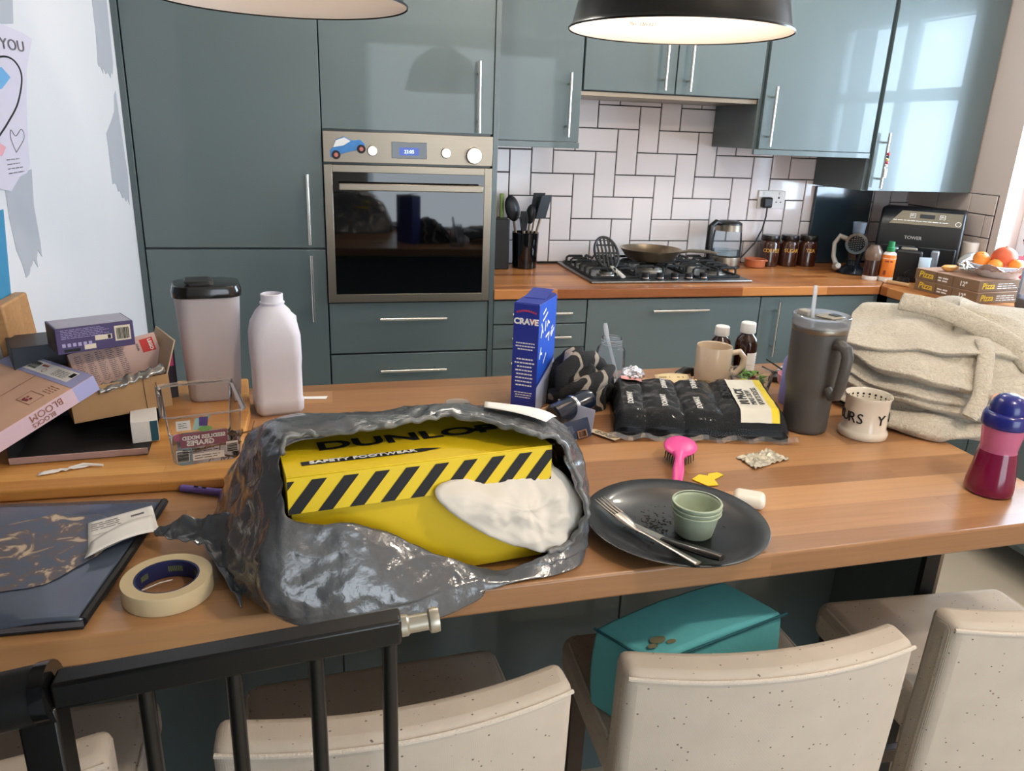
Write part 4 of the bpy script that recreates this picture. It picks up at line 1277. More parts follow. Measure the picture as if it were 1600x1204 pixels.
tilt = Vector((0, -.007, .084)).normalized()
Fg = Face((-.055, -.0815, .006), (1, 0, 0), tilt)
m = MB(); Fg.rect(m, .014, .030, .088, .056, .0008); pl = m.build('label', mat('grape_label', '#8E5A68', 0.5), t, fix=False)
Fg.text('lettering', 'SEEDLESS MIXED', 0.0092, INKW, pl, .051, .0445, mirror=True, bold=.0003, lift=.0014)
Fg.text('lettering', 'GRAPES', 0.0125, INKW, pl, .045, .0335, mirror=True, bold=.0004, lift=.0014)
for q in ((.006, .004, .026, .026), (.085, .012, .104, .032), (.031, .004, .081, .017), (.010, .062, .032, .080)): label_quad(Fg, 'paper_label', PAPER, t, *q, .0008)
m = MB(); Fg.bars(m, .007, .005, .025, .024, 13, .0012, vert=False); Fg.bars(m, .086, .013, .103, .028, 10, .0012, vert=False); Fg.rows(m, .034, .006, .078, .015, 2, .0012, fill=.25); Fg.rows(m, .013, .066, .029, .077, 3, .0012, fill=.25); Fg.rows(m, .016, .019, .08, .028, 2, .0012, fill=.3); m.build('label_print', INK, t, fix=False)
m = MB(); Fg.poly(m, [(.034, .060), (.052, .064), (.064, .085), (.040, .082)], .0009); m.build('picture_label', mat('label_aqua', '#A9CFCB', 0.5, vary=0.2, scale=40), t, fix=False)
m = MB(); Fg.poly(m, [(.045, .068), (.058, .066), (.060, .083), (.046, .084)], .0013); m.build('berry_print', mat('label_violet', '#5F4F8C', 0.5, vary=0.5, scale=90), t, fix=False)
m = MB(); Fg.poly(m, [(.054 + .011 * math.cos(a), .062 + .005 * math.sin(a)) for a in [2 * PI * q / 14 for q in range(14)]], .0016); m.build('green_print', mat('label_green', '#86B56A', 0.5), t, fix=False)
STALK = mat('grape_stalk', '#7A5A34', 0.7)
for k in range(2):
    g_ = thing('grape_stalk', ('bare grape stalk lying in the punnet, nearer the front' if k == 0 else 'bare grape stalk at the back of the punnet'), 'stalk', (-0.84, -2.07 + .05 * k, ZB + .004))
    m = WMB(); r = random.Random(11 + k)
    p = Vector((-0.86 + .02 * k, -2.085 + .06 * k, ZB + .006)); spine = [p]
    for q in range(5):
        p = p + Vector((.014, r.uniform(-.006, .008), r.uniform(-.001, .004))); spine.append(p)
    m.tube(spine, .0016, 6)
    for q in spine[1:]:
        for e in range(3): m.tube([q, q + Vector((r.uniform(-.012, .012), r.uniform(-.014, .014), r.uniform(.002, .014)))], .001, 5)
    m.build('stalk_body', STALK, g_)

# tall cereal / water container with flip lid
t = thing('food_container', 'tall cloudy plastic container with black flip lid on the bamboo board', 'container', (-0.862, -1.775, ZB), rz=math.radians(8))
CLOUD = mat('cloudy_plastic', '#D9D2D6', 0.45, vary=0.03, trans=0.25, sss=0.0, ior=1.2)
m = MB(); loft(m, [(rr(.048, .036, .022, 6), .0), (rr(.051, .039, .024, 6), .006), (rr(.062, .050, .030, 6), .218), (rr(.064, .052, .030, 6), .224)], capt=True)
m.build('tub', CLOUD, t, angle=50)
m = MB(); loft(m, [(rr(.0656, .0536, .031, 6), .2205), (rr(.0662, .0542, .031, 6), .233), (rr(.063, .051, .030, 6), .243), (rr(.055, .043, .028, 6), .245)], capt=True)
lid = m.build('lid', mat('smoky_lid', '#1D1A17', 0.15, coat=0.3), t, angle=40)
m = MB().hexa((-.030, -.040, .240), (.050, 0, 0), (0, .060, 0), (-.012, 0, .012)); m.build('flip_tab', BLACK, lid, bevel=0.004)
m = MB(); loft(m, [(rr(.0485, .0365, .022, 6), -.0002), (rr(.0488, .0368, .022, 6), .008)], capb=False); m.build('base_ring', mat('red_base', '#8A5058', 0.4, trans=0.2), t)
# milk bottle
t = thing('milk_bottle', 'empty translucent plastic milk bottle without its cap, on the island', 'milk bottle', (-0.733, -1.815, ZT), rz=math.radians(10))
MILK = mat('milk_plastic', '#F0EEF8', 0.38, vary=0.02, trans=0.2, ior=1.15, bump=0.05, bscale=30)
def sup(hx, hy, c): return rr(hx, hy, c, 6)
m = MB(); loft(m, [(sup(.043, .043, .014), .0), (sup(.048, .048, .016), .008), (sup(.049, .049, .016), .030), (sup(.047, .047, .016), .034), (sup(.0475, .0475, .016), .100), (sup(.049, .049, .018), .118), (sup(.049, .049, .022), .165), (sup(.045, .045, .030), .190), (sup(.034, .034, .030), .213), (sup(.024, .024, .0238), .224), (sup(.022, .022, .0218), .226), (sup(.022, .022, .0218), .247), (sup(.0195, .0195, .0193), .248), (sup(.0185, .0185, .0183), .235)])
m.build('bottle_body', MILK, t, angle=60)
m = MB().lathe([(.0215, .227), (.0245, .228), (.0245, .231), (.0215, .232)], 30); m.build('neck_ring', MILK, t)
m = MB().tube([(.030, .030, .20), (.044, .044, .185), (.046, .046, .15), (.040, .040, .125)], [.008, .009, .009, .008], 10); m.build('grip', MILK, t)
o = MB().prism([(-.030, -.004), (.03, -.012), (.034, .006), (-.02, .010)], .0006, .0012).build('paper_scrap', PAPER); o.location = (-0.665, -1.76, ZT)
tag(o, 'scrap of white paper peeping out behind the milk bottle', 'paper')
# clear disc lid on the island
o = MB().lathe([(0, .001), (.026, .001), (.028, .0015), (.028, .004), (.026, .003), (0, .002)], 36, (-0.352, -1.842, ZT)).build('clear_lid', clear_mat('lid_clear', '#F6F3EE', 0.12, 0.3))
tag(o, 'small clear plastic disc lid on the wood behind the parcel', 'lid')

# display folder in the left foreground
t = thing('display_folder', 'worn navy display folder lying in the left foreground of the island', 'folder', (-1.0, -2.39, ZT))
NAVYF = mat('folder_film', '#4A5466', 0.16, vary=0.25, scale=9, coat=0.3)  # navy paled: the sky's reflection is put into this base colour
fp = [(-1.128, -2.222), (-0.882, -2.243), (-0.921, -2.553), (-1.165, -2.548)]
m = WMB(); m.prism(fp, ZT + .0008, ZT + .004); m.build('back_cover', BLK, t, bevel=0.001)
m = WMB(); m.prism([(x * .998 + (-1.02) * .002, y * .992 + (-2.39) * .008) for x, y in fp], ZT + .004, ZT + .011); m.build('page_sleeves', mat('sleeve_edges', '#5A5A60', 0.35, vary=0.5, scale=400, stretch=(0.02, 0.02, 1)), t)
m = WMB()
def cover(u, v):
    a = Vector((*fp[3], 0)).lerp(Vector((*fp[2], 0)), u); b = Vector((*fp[0], 0)).lerp(Vector((*fp[1], 0)), u)
    p = a.lerp(b, v)
    p.z = ZT + .0125 + .0012 * noise.noise(Vector((u * 4, v * 4, 5))) + .003 * max(0, .08 - v) / .08 * math.sin(u * 9)
    return p
m.grid(cover, 24, 24)
cv = m.build('front_cover', NAVYF, t, angle=180, solid=0.0012)
# worn patch of flaking picture on the cover
FLK = bpy.data.materials.new('flaked_picture'); FLK.use_nodes = True
nt = FLK.node_tree; pb = nt.nodes['Principled BSDF']; pb.inputs['Roughness'].default_value = 0.35
tc = nt.nodes.new('ShaderNodeTexCoord'); n1 = nt.nodes.new('ShaderNodeTexNoise'); n1.inputs['Scale'].default_value = 26; n1.inputs['Detail'].default_value = 8; n1.inputs['Distortion'].default_value = 1.5
nt.links.new(tc.outputs['Object'], n1.inputs['Vector'])
cr = nt.nodes.new('ShaderNodeValToRGB'); cr.color_ramp.elements[0].position = .44; cr.color_ramp.elements[0].color = (*lin('#4E586A'), 1); cr.color_ramp.elements[1].position = .63; cr.color_ramp.elements[1].color = (*lin('#C9B498'), 1)
e = cr.color_ramp.elements.new(.55); e.color = (*lin('#665650'), 1)
nt.links.new(n1.outputs[0], cr.inputs[0]); nt.links.new(cr.outputs[0], pb.inputs['Base Color'])
m = WMB()
r = random.Random(3)
ring = []
for k in range(40):
    a = 2 * PI * k / 40
    rad = 1 + .18 * noise.noise(Vector((math.cos(a) * 2, math.sin(a) * 2, 4)))
    ring.append((max(-1.15, -1.035 + .105 * rad * math.cos(a) + .02 * math.sin(a)), -2.375 + .105 * rad * math.sin(a)))
m.prism(ring, ZT + .0140, ZT + .0146); m.build('flaked_picture', FLK, cv)
m = WMB(); m.tube([(-0.884, -2.246, ZT + .010), (-0.902, -2.40, ZT + .010), (-0.922, -2.55, ZT + .010)], .006, 8); m.build('spine_edge', BLK, t)
# receipt
t = thing('till_receipt', 'folded white till receipt lying across the folder corner', 'receipt', (-0.92, -2.34, ZT + .016))
def receipt(u, v):
    a = Vector((-0.975, -2.312, 0)).lerp(Vector((-0.897, -2.270, 0)), u); b = Vector((-0.948, -2.420, 0)).lerp(Vector((-0.872, -2.352, 0)), u)
    p = a.lerp(b, v); p.z = ZT + .0165 + .012 * max(0, v - .55) ** 1.0 * (1 - abs(u - .5)) + .004 * math.sin(v * 7) * v
    return p
m = WMB(); m.grid(receipt, 10, 14); rc = m.build('paper', PAPER, t, angle=180, solid=0.0004)
def receipt2(u, v):
    a = Vector((-0.951, -2.388, 0)).lerp(Vector((-0.884, -2.322, 0)), u); b = Vector((-0.950, -2.425, 0)).lerp(Vector((-0.872, -2.366, 0)), u)
    p = a.lerp(b, v); p.z = ZT + .0265 + .007 * math.sin(u * 3) - .004 * v
    return p
m = WMB(); m.grid(receipt2, 10, 5); m.build('folded_end', PAPER, t, angle=180, solid=0.0004)
Frc = Face((-0.972, -2.332, ZT + .0172), (.078, .042, 0), (-.020, .080, 0))
m = WMB(); Frc.rows(m, .006, -.016, .05, .010, 4, .0008, fill=.3); Frc.rect(m, .060, -.002, .078, .003, .0008); Frc.rect(m, .008, -.028, .044, -.0272, .0008); m.build('print', INKG, rc, fix=False)

# masking tape roll
t = thing('masking_tape', 'roll of cream masking tape lying flat near the island edge', 'tape', (-0.838, -2.490, ZT))
m = MB().lathe([(.039, .0005), (.054, .0005), (.0545, .002), (.0545, .023), (.054, .0245), (.039, .0245)], 64); m.build('tape_roll', mat('masking_cream', '#D9C49B', 0.6, vary=0.04), t)
cr_ = MB().lathe([(.039, .001), (.0365, .001), (.0365, .024), (.039, .024)], 64).build('core', mat('navy_core', '#232B5A', 0.5), t)
m = MB()
for a0, a1 in ((70, 100), (20, 38), (140, 160), (200, 225)):
    for k in range(8):
        b0, b1 = math.radians(a0 + (a1 - a0) * k / 8), math.radians(a0 + (a1 - a0) * (k + .55) / 8)
        m.quad(*[(.0363 * math.cos(b), .0363 * math.sin(b), z) for b, z in ((b0, .009), (b1, .009), (b1, .017), (b0, .017))])
m.build('core_print', mat('core_green', '#7E8A46', 0.6), cr_, fix=False)
m = MB().tube([(.0365 * math.cos(math.radians(200)), .0365 * math.sin(math.radians(200)), .012), (-.01, .004, .013), (.004, .010, .012)], .0009, 5); m.build('loose_thread', PAPER, t)

# purple pen
t = thing('purple_pen', 'purple pen lying between bamboo board and parcel', 'pen', (-0.835, -2.208, ZT + .0068))
d = Vector((.060, -.026, 0)).normalized()
c = Vector((-0.835, -2.208, ZT + .0068))
WMB().tube([c - d * .035, c + d * .045], .006, 14).build('barrel', mat('pen_purple', '#6E5AA0', 0.3), t)
WMB().tube([c - d * .037, c - d * .034], [.0045, .006], 14).build('end_cap', mat('pen_dark', '#4A3A78', 0.3), t)
m = WMB()
for k in (-.012, .002): m.tube([c + d * k + Vector((0, -.001, .0055)), c + d * (k + .007) + Vector((0, -.001, .0055))], .0018, 8)
m.build('buttons', INK, t)

# ================================================================ parcel: shoe box in its torn grey mailing bag
A0 = Vector((-0.682, -2.542, 1.085)); U = Vector((.990, .1385, 0)).normalized(); V = Vector((-U.y, U.x, 0)); Zu = Vector((0, 0, 1))
t = thing('shoe_box', 'yellow safety footwear shoe box with black hazard stripes, inside the bag', 'shoe box', (-0.5, -2.4, ZT))
YEL = mat('box_yellow_card', '#E8C81C', 0.45, vary=0.02)
Ll, Dl, Hl = 0.350, 0.225, 0.050
b = WMB()
o_ = A0 + U * .004 + V * .006; o_.z = ZT + .003
th = .002
bh = 1.050 - o_.z
b.hexa(o_, U * (Ll - .008), V * th, Zu * (bh - .012)); b.hexa(o_ + V * (Dl - .012), U * (Ll - .008), V * th, Zu * bh)
b.hexa(o_ + V * th, U * th, V * (Dl - .014), Zu * bh); b.hexa(o_ + V * th + U * (Ll - .010), U * th, V * (Dl - .014), Zu * bh)
b.hexa(o_ + V * th + U * th, U * (Ll - .012), V * (Dl - .014), Zu * th)
b.build('box_body', mat('shaded_yellow_card', '#DDBB10', 0.5, vary=0.02), t, bevel=0.0008)  # lid's yellow darkened: the shade under the lid is in the colour
# lid (raised at the front by its contents, so it slopes to the back)
V0 = V.copy(); Z0 = Zu.copy()
V = (V0 * math.cos(.05) - Z0 * math.sin(.05)); Zu = (Z0 * math.cos(.05) + V0 * math.sin(.05)); Dl = .178
l = WMB()
tz = A0.z - th
l.hexa(A0 - Zu * th, U * Ll, V * Dl, Zu * th)
l.hexa(A0 - Zu * Hl, U * Ll, V * th, Zu * (Hl - th)); l.hexa(A0 - Zu * Hl + V * (Dl - th), U * Ll, V * th, Zu * (Hl - th))
l.hexa(A0 - Zu * Hl + V * th, U * th, V * (Dl - 2 * th), Zu * (Hl - th)); l.hexa(A0 - Zu * Hl + V * th + U * (Ll - th), U * th, V * (Dl - 2 * th), Zu * (Hl - th))
lid = l.build('lid', YEL, t, bevel=0.0008)
FLf = Face(A0 - Zu * Hl, U, Zu)
m = WMB()
n = 9; pit = Ll / n
y0, y1 = .0008, .0435
for k in range(-1, n + 1):
    x0 = k * pit - .004
    P = [(x0, y0), (x0 + pit * .47, y0), (x0 + pit * .47 + .034, y1), (x0 + .034, y1)]
    # clip to the face
    def clip(P, xa, xb):
        def half(P, f, ins):
            Q = []
            for i in range(len(P)):
                p, q = P[i], P[(i + 1) % len(P)]
                if ins(p): Q.append(p)
                if ins(p) != ins(q):
                    tt = (f - p[0]) / (q[0] - p[0]); Q.append((f, p[1] + (q[1] - p[1]) * tt))
            return Q
        P = half(P, xa, lambda p: p[0] >= xa)
        return half(P, xb, lambda p: p[0] <= xb) if P else P
    Q = clip(P, .0005, Ll - .0005)
    if len(Q) > 2: FLf.poly(m, Q, .0006)
m.build('hazard_stripes', INK, lid, fix=False)
FLt = Face(A0, U, V)
m = WMB(); FLt.poly(m, [(.022, .030), (.175, .030), (.205, .0365), (.180, .043), (.022, .043)], .0006); bn = m.build('banner', INK, lid, fix=False)
wtext('lettering', 'SAFETY FOOTWEAR', 0.0118, INKW, bn, FLt.p(.1005, .0325, .0007), U, V, sx=1.28, bold=.0003, align='CENTER')
wtext('lettering', 'DUNLOP', 0.042, INK, lid, FLt.p(.175, .078, .0003), U, V, sx=1.5, bold=.0012)
m = WMB(); FLt.poly(m, [(.262, .085), (.30, .085), (.315, .098), (.27, .098)], .0006); m.build('brand_arrow', INK, lid, fix=False)
V, Zu = V0, Z0
# inner card edge seen under the lid
m = WMB().hexa(A0 + V * .012 - Zu * .082 + U * .04, U * .15, V * .01, Zu * .03); m.build('inner_sleeve', mat('grey_card', '#8E8882', 0.7), t)
# tissue paper
TIS = mat('tissue', '#E2D9CC', 0.95, vary=0.03)
ctl = [(-0.500, -2.528, 1.046), (-0.452, -2.531, 0.992), (-0.375, -2.522, 0.945), (-0.318, -2.512, 0.934), (-0.290, -2.500, 0.975), (-0.300, -2.49, 1.020), (-0.340, -2.480, 1.052), (-0.42, -2.49, 1.056)]
cen = Vector((-0.375, -2.505, 1.005))
m = WMB()
def cr4(P, t):
    n = len(P); i = int(t) % n; f = t - int(t)
    p0, p1, p2, p3 = (Vector(P[(i + k) % n]) for k in (-1, 0, 1, 2))
    return 0.5 * ((2 * p1) + (p2 - p0) * f + (2 * p0 - 5 * p1 + 4 * p2 - p3) * f * f + (3 * p1 - p0 - 3 * p2 + p3) * f ** 3)
def tis(a, v):
    e = cr4(ctl, a * len(ctl))
    p = cen.lerp(e, v)
    tv = noise.voronoi(p * 24)[0]
    p += -V * (.016 * (1 - v * v) + .008 * noise.noise(p * 30) - .016 * (min(tv[1] - tv[0], .6) - .2) * (1 - .5 * v) + .004 * abs(noise.noise(p * 90 + Vector((3, 1, 2)))))
    return p
m.grid(tis, 72, 16, closeu=True)
m.build('tissue_paper', TIS, t, angle=180, solid=0.0006)
o2 = WMB()
def tis2(u, v):
    p = Vector((-0.325, -2.46, 1.045)).lerp(Vector((-0.292, -2.485, .975)), u) + Vector((-.045, -.012, -.004)) * v
    return p + V * .01 * noise.noise(p * 40) - Vector((0, 0, .0))
o2.grid(tis2, 16, 12); o2.build('tissue_flap', TIS, t, angle=180, solid=0.0006)

# the bag: spokes of rim / shoulder / base points, smoothly lofted then crumpled
SPK = [
 ((-0.684, -2.470, 1.098), (-0.728, -2.378, 1.075), (-0.805, -2.300, .912)),
 ((-0.640, -2.462, 1.104), (-0.700, -2.338, 1.085), (-0.785, -2.215, .912)),
 ((-0.585, -2.470, 1.110), (-0.615, -2.350, 1.090), (-0.690, -2.180, .912)),
 ((-0.525, -2.455, 1.112), (-0.530, -2.345, 1.090), (-0.560, -2.175, .912)),
 ((-0.471, -2.440, 1.112), (-0.461, -2.340, 1.088), (-0.450, -2.175, .912)),
 ((-0.414, -2.470, 1.112), (-0.380, -2.345, 1.082), (-0.360, -2.185, .912)),
 ((-0.371, -2.500, 1.106), (-0.300, -2.360, 1.070), (-0.270, -2.215, .912)),
 ((-0.326, -2.496, 1.090), (-0.268, -2.392, 1.040), (-0.240, -2.270, .912)),
 ((-0.312, -2.500, 1.060), (-0.258, -2.414, 1.010), (-0.232, -2.340, .912)),
 ((-0.298, -2.510, 1.025), (-0.262, -2.448, .980), (-0.250, -2.400, .912)),
 ((-0.292, -2.522, .990), (-0.272, -2.483, .955), (-0.274, -2.476, .912)),
 ((-0.310, -2.514, .940), (-0.292, -2.512, .925), (-0.292, -2.521, .912)),
 ((-0.346, -2.522, .936), (-0.332, -2.530, .922), (-0.338, -2.541, .912)),
 ((-0.410, -2.534, .922), (-0.407, -2.548, .918), (-0.402, -2.553, .913)),
 ((-0.481, -2.538, .951), (-0.464, -2.556, .930), (-0.447, -2.564, .900)),
 ((-0.550, -2.542, .992), (-0.519, -2.568, .940), (-0.497, -2.580, .893)),
 ((-0.604, -2.550, 1.023), (-0.585, -2.584, .963), (-0.556, -2.592, .893)),
 ((-0.645, -2.556, 1.027), (-0.655, -2.586, .976), (-0.627, -2.600, .905)),
 ((-0.684, -2.552, 1.039), (-0.713, -2.580, .990), (-0.703, -2.572, .914)),
 ((-0.690, -2.514, 1.070), (-0.738, -2.477, 1.000), (-0.790, -2.433, .912)),
]
BAG = mat('bag_film_grey', '#515356', 0.2, vary=0.12, scale=14, spec=0.8, coat=0.4, bump=0.5, bscale=28)
t = thing('mailing_bag', 'torn shiny grey plastic mailing bag wrapped round the shoe box', 'mailing bag', (-0.55, -2.4, ZT))
ns = len(SPK)
def bagfn(a, v):
    tt = a * ns
    R = cr4([s[0] for s in SPK], tt); S = cr4([s[1] for s in SPK], tt); B = cr4([s[2] for s in SPK], tt)
    # quadratic through R (v=0), S (v=.4), B (v=1)
    k = .42
    l0 = (v - k) * (v - 1) / (k); l1 = v * (v - 1) / (k * (k - 1)); l2 = v * (v - k) / (1 - k)
    return R * l0 + S * l1 + B * l2
m = WMB(); m.grid(bagfn, 260, 44, closeu=True)
bmesh.ops.recalc_face_normals(m.bm, faces=m.bm.faces)
m.bm.normal_update()
D = []
for vtx in m.bm.verts:
    p = vtx.co
    q = Vector((p.x * 1.0, p.y * 1.0, p.z * 1.0))
    a = noise.noise(q * 16 + Vector((3, 1, 7))); b2 = noise.noise(q * 38); c2 = noise.noise(q * 80 + Vector((1, 5, 2)))
    v1 = noise.voronoi(q * 10.5)[0]; v2 = noise.voronoi(q * 26 + Vector((2, 2, 9)))[0]
    d = .007 * a + .003 * (0.35 - abs(b2)) * 2 - .012 * (min(v1[1] - v1[0], .6) - .2) - .003 * (min(v2[1] - v2[0], .5) - .2) + .0012 * c2
    w = 1.0 if p.z > .925 else .3
    out = Vector((p.x + .49, p.y + 2.43, 0.35 * (p.z - .95)))
    D.append(out.normalized() * d * w)
for vtx, d in zip(m.bm.verts, D):
    vtx.co += d
    if vtx.co.z < .9112 and vtx.co.y > edge_y(vtx.co.x) - .006: vtx.co.z = .9112
m.build('bag_film', BAG, t, angle=180, solid=0.0008)
# tail of torn film reaching left over the worktop
def tail(u, v):
    top = [Vector(p) for p in ((-0.876, -2.368, .938), (-0.840, -2.372, .955), (-0.800, -2.392, .966), (-0.745, -2.43, .985))]
    bot = [Vector(p) for p in ((-0.872, -2.376, .930), (-0.842, -2.405, .941), (-0.800, -2.438, .947), (-0.745, -2.545, .915))]
    i = min(2, int(u * 3)); f = u * 3 - i
    p = top[i].lerp(top[i + 1], f).lerp(bot[i].lerp(bot[i + 1], f), v)
    vv = noise.voronoi(p * 30)[0]
    p.z -= .010 * (min(vv[1] - vv[0], .5) - .2) + .012 * math.sin(v * PI) * (.3 + u) + .005 * noise.noise(p * 50) + .004 * (0.3 - abs(noise.noise(p * 85)))
    p.y += .004 * noise.noise(p * 60 + Vector((4, 4, 4)))
    p.z = max(p.z, .9115)
    return p
m = WMB(); m.grid(tail, 60, 24); m.build('torn_tail', BAG, t, angle=180, solid=0.0008)
# crinkled roll of rim along the torn opening
m = WMB()
pts = []
for k in range(161):
    p = bagfn((k / 160) * .62 - .02 + (1 if k / 160 * .62 < .02 else 0), 0.0)
    pts.append(p + Vector((0, 0, .003)) + Vector((noise.noise(p * 70), noise.noise(p * 70 + Vector((5, 5, 5))), noise.noise(p * 70 + Vector((9, 2, 1))))) * .006)
m.tube(pts, [.0035 + .0025 * abs(noise.noise(p * 60)) for p in pts], 7); m.build('torn_edge', mat('bag_edge', '#6C6D6C', 0.2, vary=0.2, scale=60, spec=0.7), t, angle=180)
# address label on the back of the bag
def lab(u, v):
    a = (4.75 + 1.5 * u) / ns
    p = bagfn(a, .10 + .22 * v)
    return p + Vector((.002, .004, .0075))
m = WMB(); m.grid(lab, 16, 6); m.build('address_label', PAPER, t, angle=180, solid=0.0005)

# ================================================================ island: middle and right
def wrap_text(name, body, size, m, parent, fn, align='LEFT', sx=1.0, bold=0.0):
    """lettering mapped on to a curved surface by fn(x, y, lift)"""
    cu = bpy.data.curves.new(name, 'FONT'); cu.body = body; cu.size = size; cu.align_x = align; cu.extrude = 0.0002; cu.offset = bold; cu.resolution_u = 3
    tmp = bpy.data.objects.new(name, cu); COL.objects.link(tmp)
    me = bpy.data.meshes.new_from_object(tmp.evaluated_get(bpy.context.evaluated_depsgraph_get()))
    bpy.data.objects.remove(tmp); bpy.data.curves.remove(cu)
    inv = WM[parent.name].inverted()
    for v in me.vertices: v.co = inv @ Vector(fn(v.co.x * sx, v.co.y, v.co.z + 0.0003))
    me.materials.clear(); me.materials.append(m)
    o = bpy.data.objects.new(name, me); COL.objects.link(o); o.parent = parent; WM[o.name] = WM[parent.name]
    return o

# cereal box
cu_ = Vector((.843, -.538, 0)); cv_ = Vector((.538, .843, 0))
t = thing('cereal_box', 'tall blue cereal box standing at the back of the island', 'cereal box', (-0.247, -1.901, ZT), rz=math.atan2(-.538, .843))
CB = mat('cereal_navy', '#26348C', 0.4, vary=0.04); CBL = mat('cereal_blue', '#2456C8', 0.35, vary=0.05)
bx = MB().box(0, .056, 0, .130, .001, .240).build('carton', CB, t, bevel=0.0008)
MB().hexa((.001, .002, .240), (.054, 0, 0), (0, .125, 0.002), (0, 0, .0015)).build('top_flap', CB, t)
m = MB(); m.hexa((.006, .050, .2425), (.046, 0, 0), (0, .062, .010), (0, 0, .0012)); m.build('torn_flap', CB, t)
Fd = Face((0, 0, 0), (1, 0, 0), (0, 0, 1))
m = MB(); Fd.rect(m, 0, .001, .056, .006, .0004); m.build('white_edge', WHITE, bx, fix=False)
Fd.text('lettering', 'CRAVE', 0.0175, INKW, bx, .028, .197, bold=.0007)
m = MB()
for k in range(9): Fd.rect(m, .006 + k * .005, .222 + .004 * math.sin(k / 8 * PI) - .002, .0100 + k * .005, .226 + .004 * math.sin(k / 8 * PI) - .002, .0005)
Fd.rect(m, .038, .199, .052, .209, .0003); m.build('red_print', mat('cereal_red', '#B43A4C', 0.5), bx, fix=False)
m = MB()
for (a, b_, n) in ((.140, .160, 3), (.060, .126, 8), (.034, .050, 3)):
    h = (b_ - a) / n
    for k in range(n):
        w = random.uniform(.016, .023); x = .028 - w
        while x < .028 + w - .002:
            q = random.uniform(.003, .007); Fd.rect(m, x, a + k * h + h * .25, min(x + q, .028 + w), a + k * h + h * .62, .0005); x += q + .0012
m.build('small_print', INKW, bx, fix=False)
Fd = Face((.056, 0, 0), (0, 1, 0), (0, 0, 1))
m = MB(); Fd.poly(m, [(.001, .07), (.129, .105), (.129, .239), (.001, .239)], .0004); m.build('bright_side', CBL, bx, fix=False)
m = MB(); Fd.poly(m, [(.001, .002), (.129, .002), (.129, .095), (.001, .06)], .0004); m.build('pale_side', mat('cereal_pale', '#B9C2DA', 0.4, vary=0.1, scale=30), bx, fix=False)
m = MB()
r = random.Random(8)
for k in range(16):
    x, y = r.uniform(.015, .11), r.uniform(.10, .225); a = r.uniform(0, 3)
    L_, w = r.uniform(.006, .014), .0025
    c_, s_ = math.cos(a), math.sin(a)
    Fd.poly(m, [(x + c_ * p - s_ * q, y + s_ * p + c_ * q) for p, q in ((-L_, -w), (L_, -w), (L_, w), (-L_, w))], .0008)
m.build('splash_print', INKW, bx, fix=False)

# black and grey knitted scarf
SCF = bpy.data.materials.new('striped_knit'); SCF.use_nodes = True
nt = SCF.node_tree; pb = nt.nodes['Principled BSDF']; pb.inputs['Roughness'].default_value = 0.95
tc = nt.nodes.new('ShaderNodeTexCoord'); wv = nt.nodes.new('ShaderNodeTexWave'); wv.inputs['Scale'].default_value = 5.5; wv.inputs['Distortion'].default_value = 3.5; wv.inputs['Detail'].default_value = 0.5; wv.inputs['Detail Scale'].default_value = 5
nt.links.new(tc.outputs['Object'], wv.inputs['Vector'])
cr = nt.nodes.new('ShaderNodeValToRGB'); cr.color_ramp.elements[0].position = .90; cr.color_ramp.elements[0].color = (.010, .010, .011, 1); cr.color_ramp.elements[1].position = .93; cr.color_ramp.elements[1].color = (*lin('#9A9184'), 1)
nt.links.new(wv.outputs[0], cr.inputs[0]); nt.links.new(cr.outputs[0], pb.inputs['Base Color'])
nz = nt.nodes.new('ShaderNodeTexNoise'); nz.inputs['Scale'].default_value = 500; bp = nt.nodes.new('ShaderNodeBump'); bp.inputs['Strength'].default_value = .5; bp.inputs['Distance'].default_value = .01
nt.links.new(tc.outputs['Object'], nz.inputs['Vector']); nt.links.new(nz.outputs[0], bp.inputs['Height']); nt.links.new(bp.outputs[0], pb.inputs['Normal'])
t = thing('knitted_scarf', 'black knitted scarf with pale grey stripes bunched beside the cereal box', 'scarf', (-0.078, -1.868, ZT))
def heap(u, v):
    th = 2 * PI * u; ph = v * PI / 2
    rx, ry, rz = .074, .066, .105
    fold = 1 + .16 * math.sin(3 * th + 5 * v) * (1 - v) + .18 * noise.noise(Vector((2.2 * math.cos(th), 2.2 * math.sin(th), 3 * v)))
    p = Vector((rx * math.cos(th) * math.cos(ph) ** .7 * fold, ry * math.sin(th) * math.cos(ph) ** .7 * fold, .001 + rz * math.sin(ph) ** .9 * (1 - .25 * math.cos(th - .3))))
    p += Vector((math.cos(th), math.sin(th), .6)) * (.010 * (0.3 - abs(noise.noise(p * 24))) )
    p.z = max(p.z, .0008)
    return p
m = MB(); m.grid(heap, 90, 30, closeu=True); m.build('scarf_body', SCF, t, angle=180)
m = MB()
m.tube([(-.065, -.06, .05), (-.06, -.045, .085), (-.02, -.03, .108), (.02, .0, .10), (.05, .015, .07), (.066, .01, .045), (.070, .0, .030)], [.012, .018, .022, .022, .02, .02, .012], 12)
m.tube([(-.07, -.02, .03), (-.055, -.065, .045), (-.01, -.075, .065), (.035, -.05, .075), (.06, -.02, .085)], [.014, .02, .022, .018, .012], 12)
m.tube([(.02, .04, .095), (.055, .040, .075), (.075, .040, .05), (.085, .045, .025)], [.012, .02, .018, .010], 12)
crumple(m, .004, 60, 3, ridge=False); m.build('scarf_folds', SCF, t, angle=180)
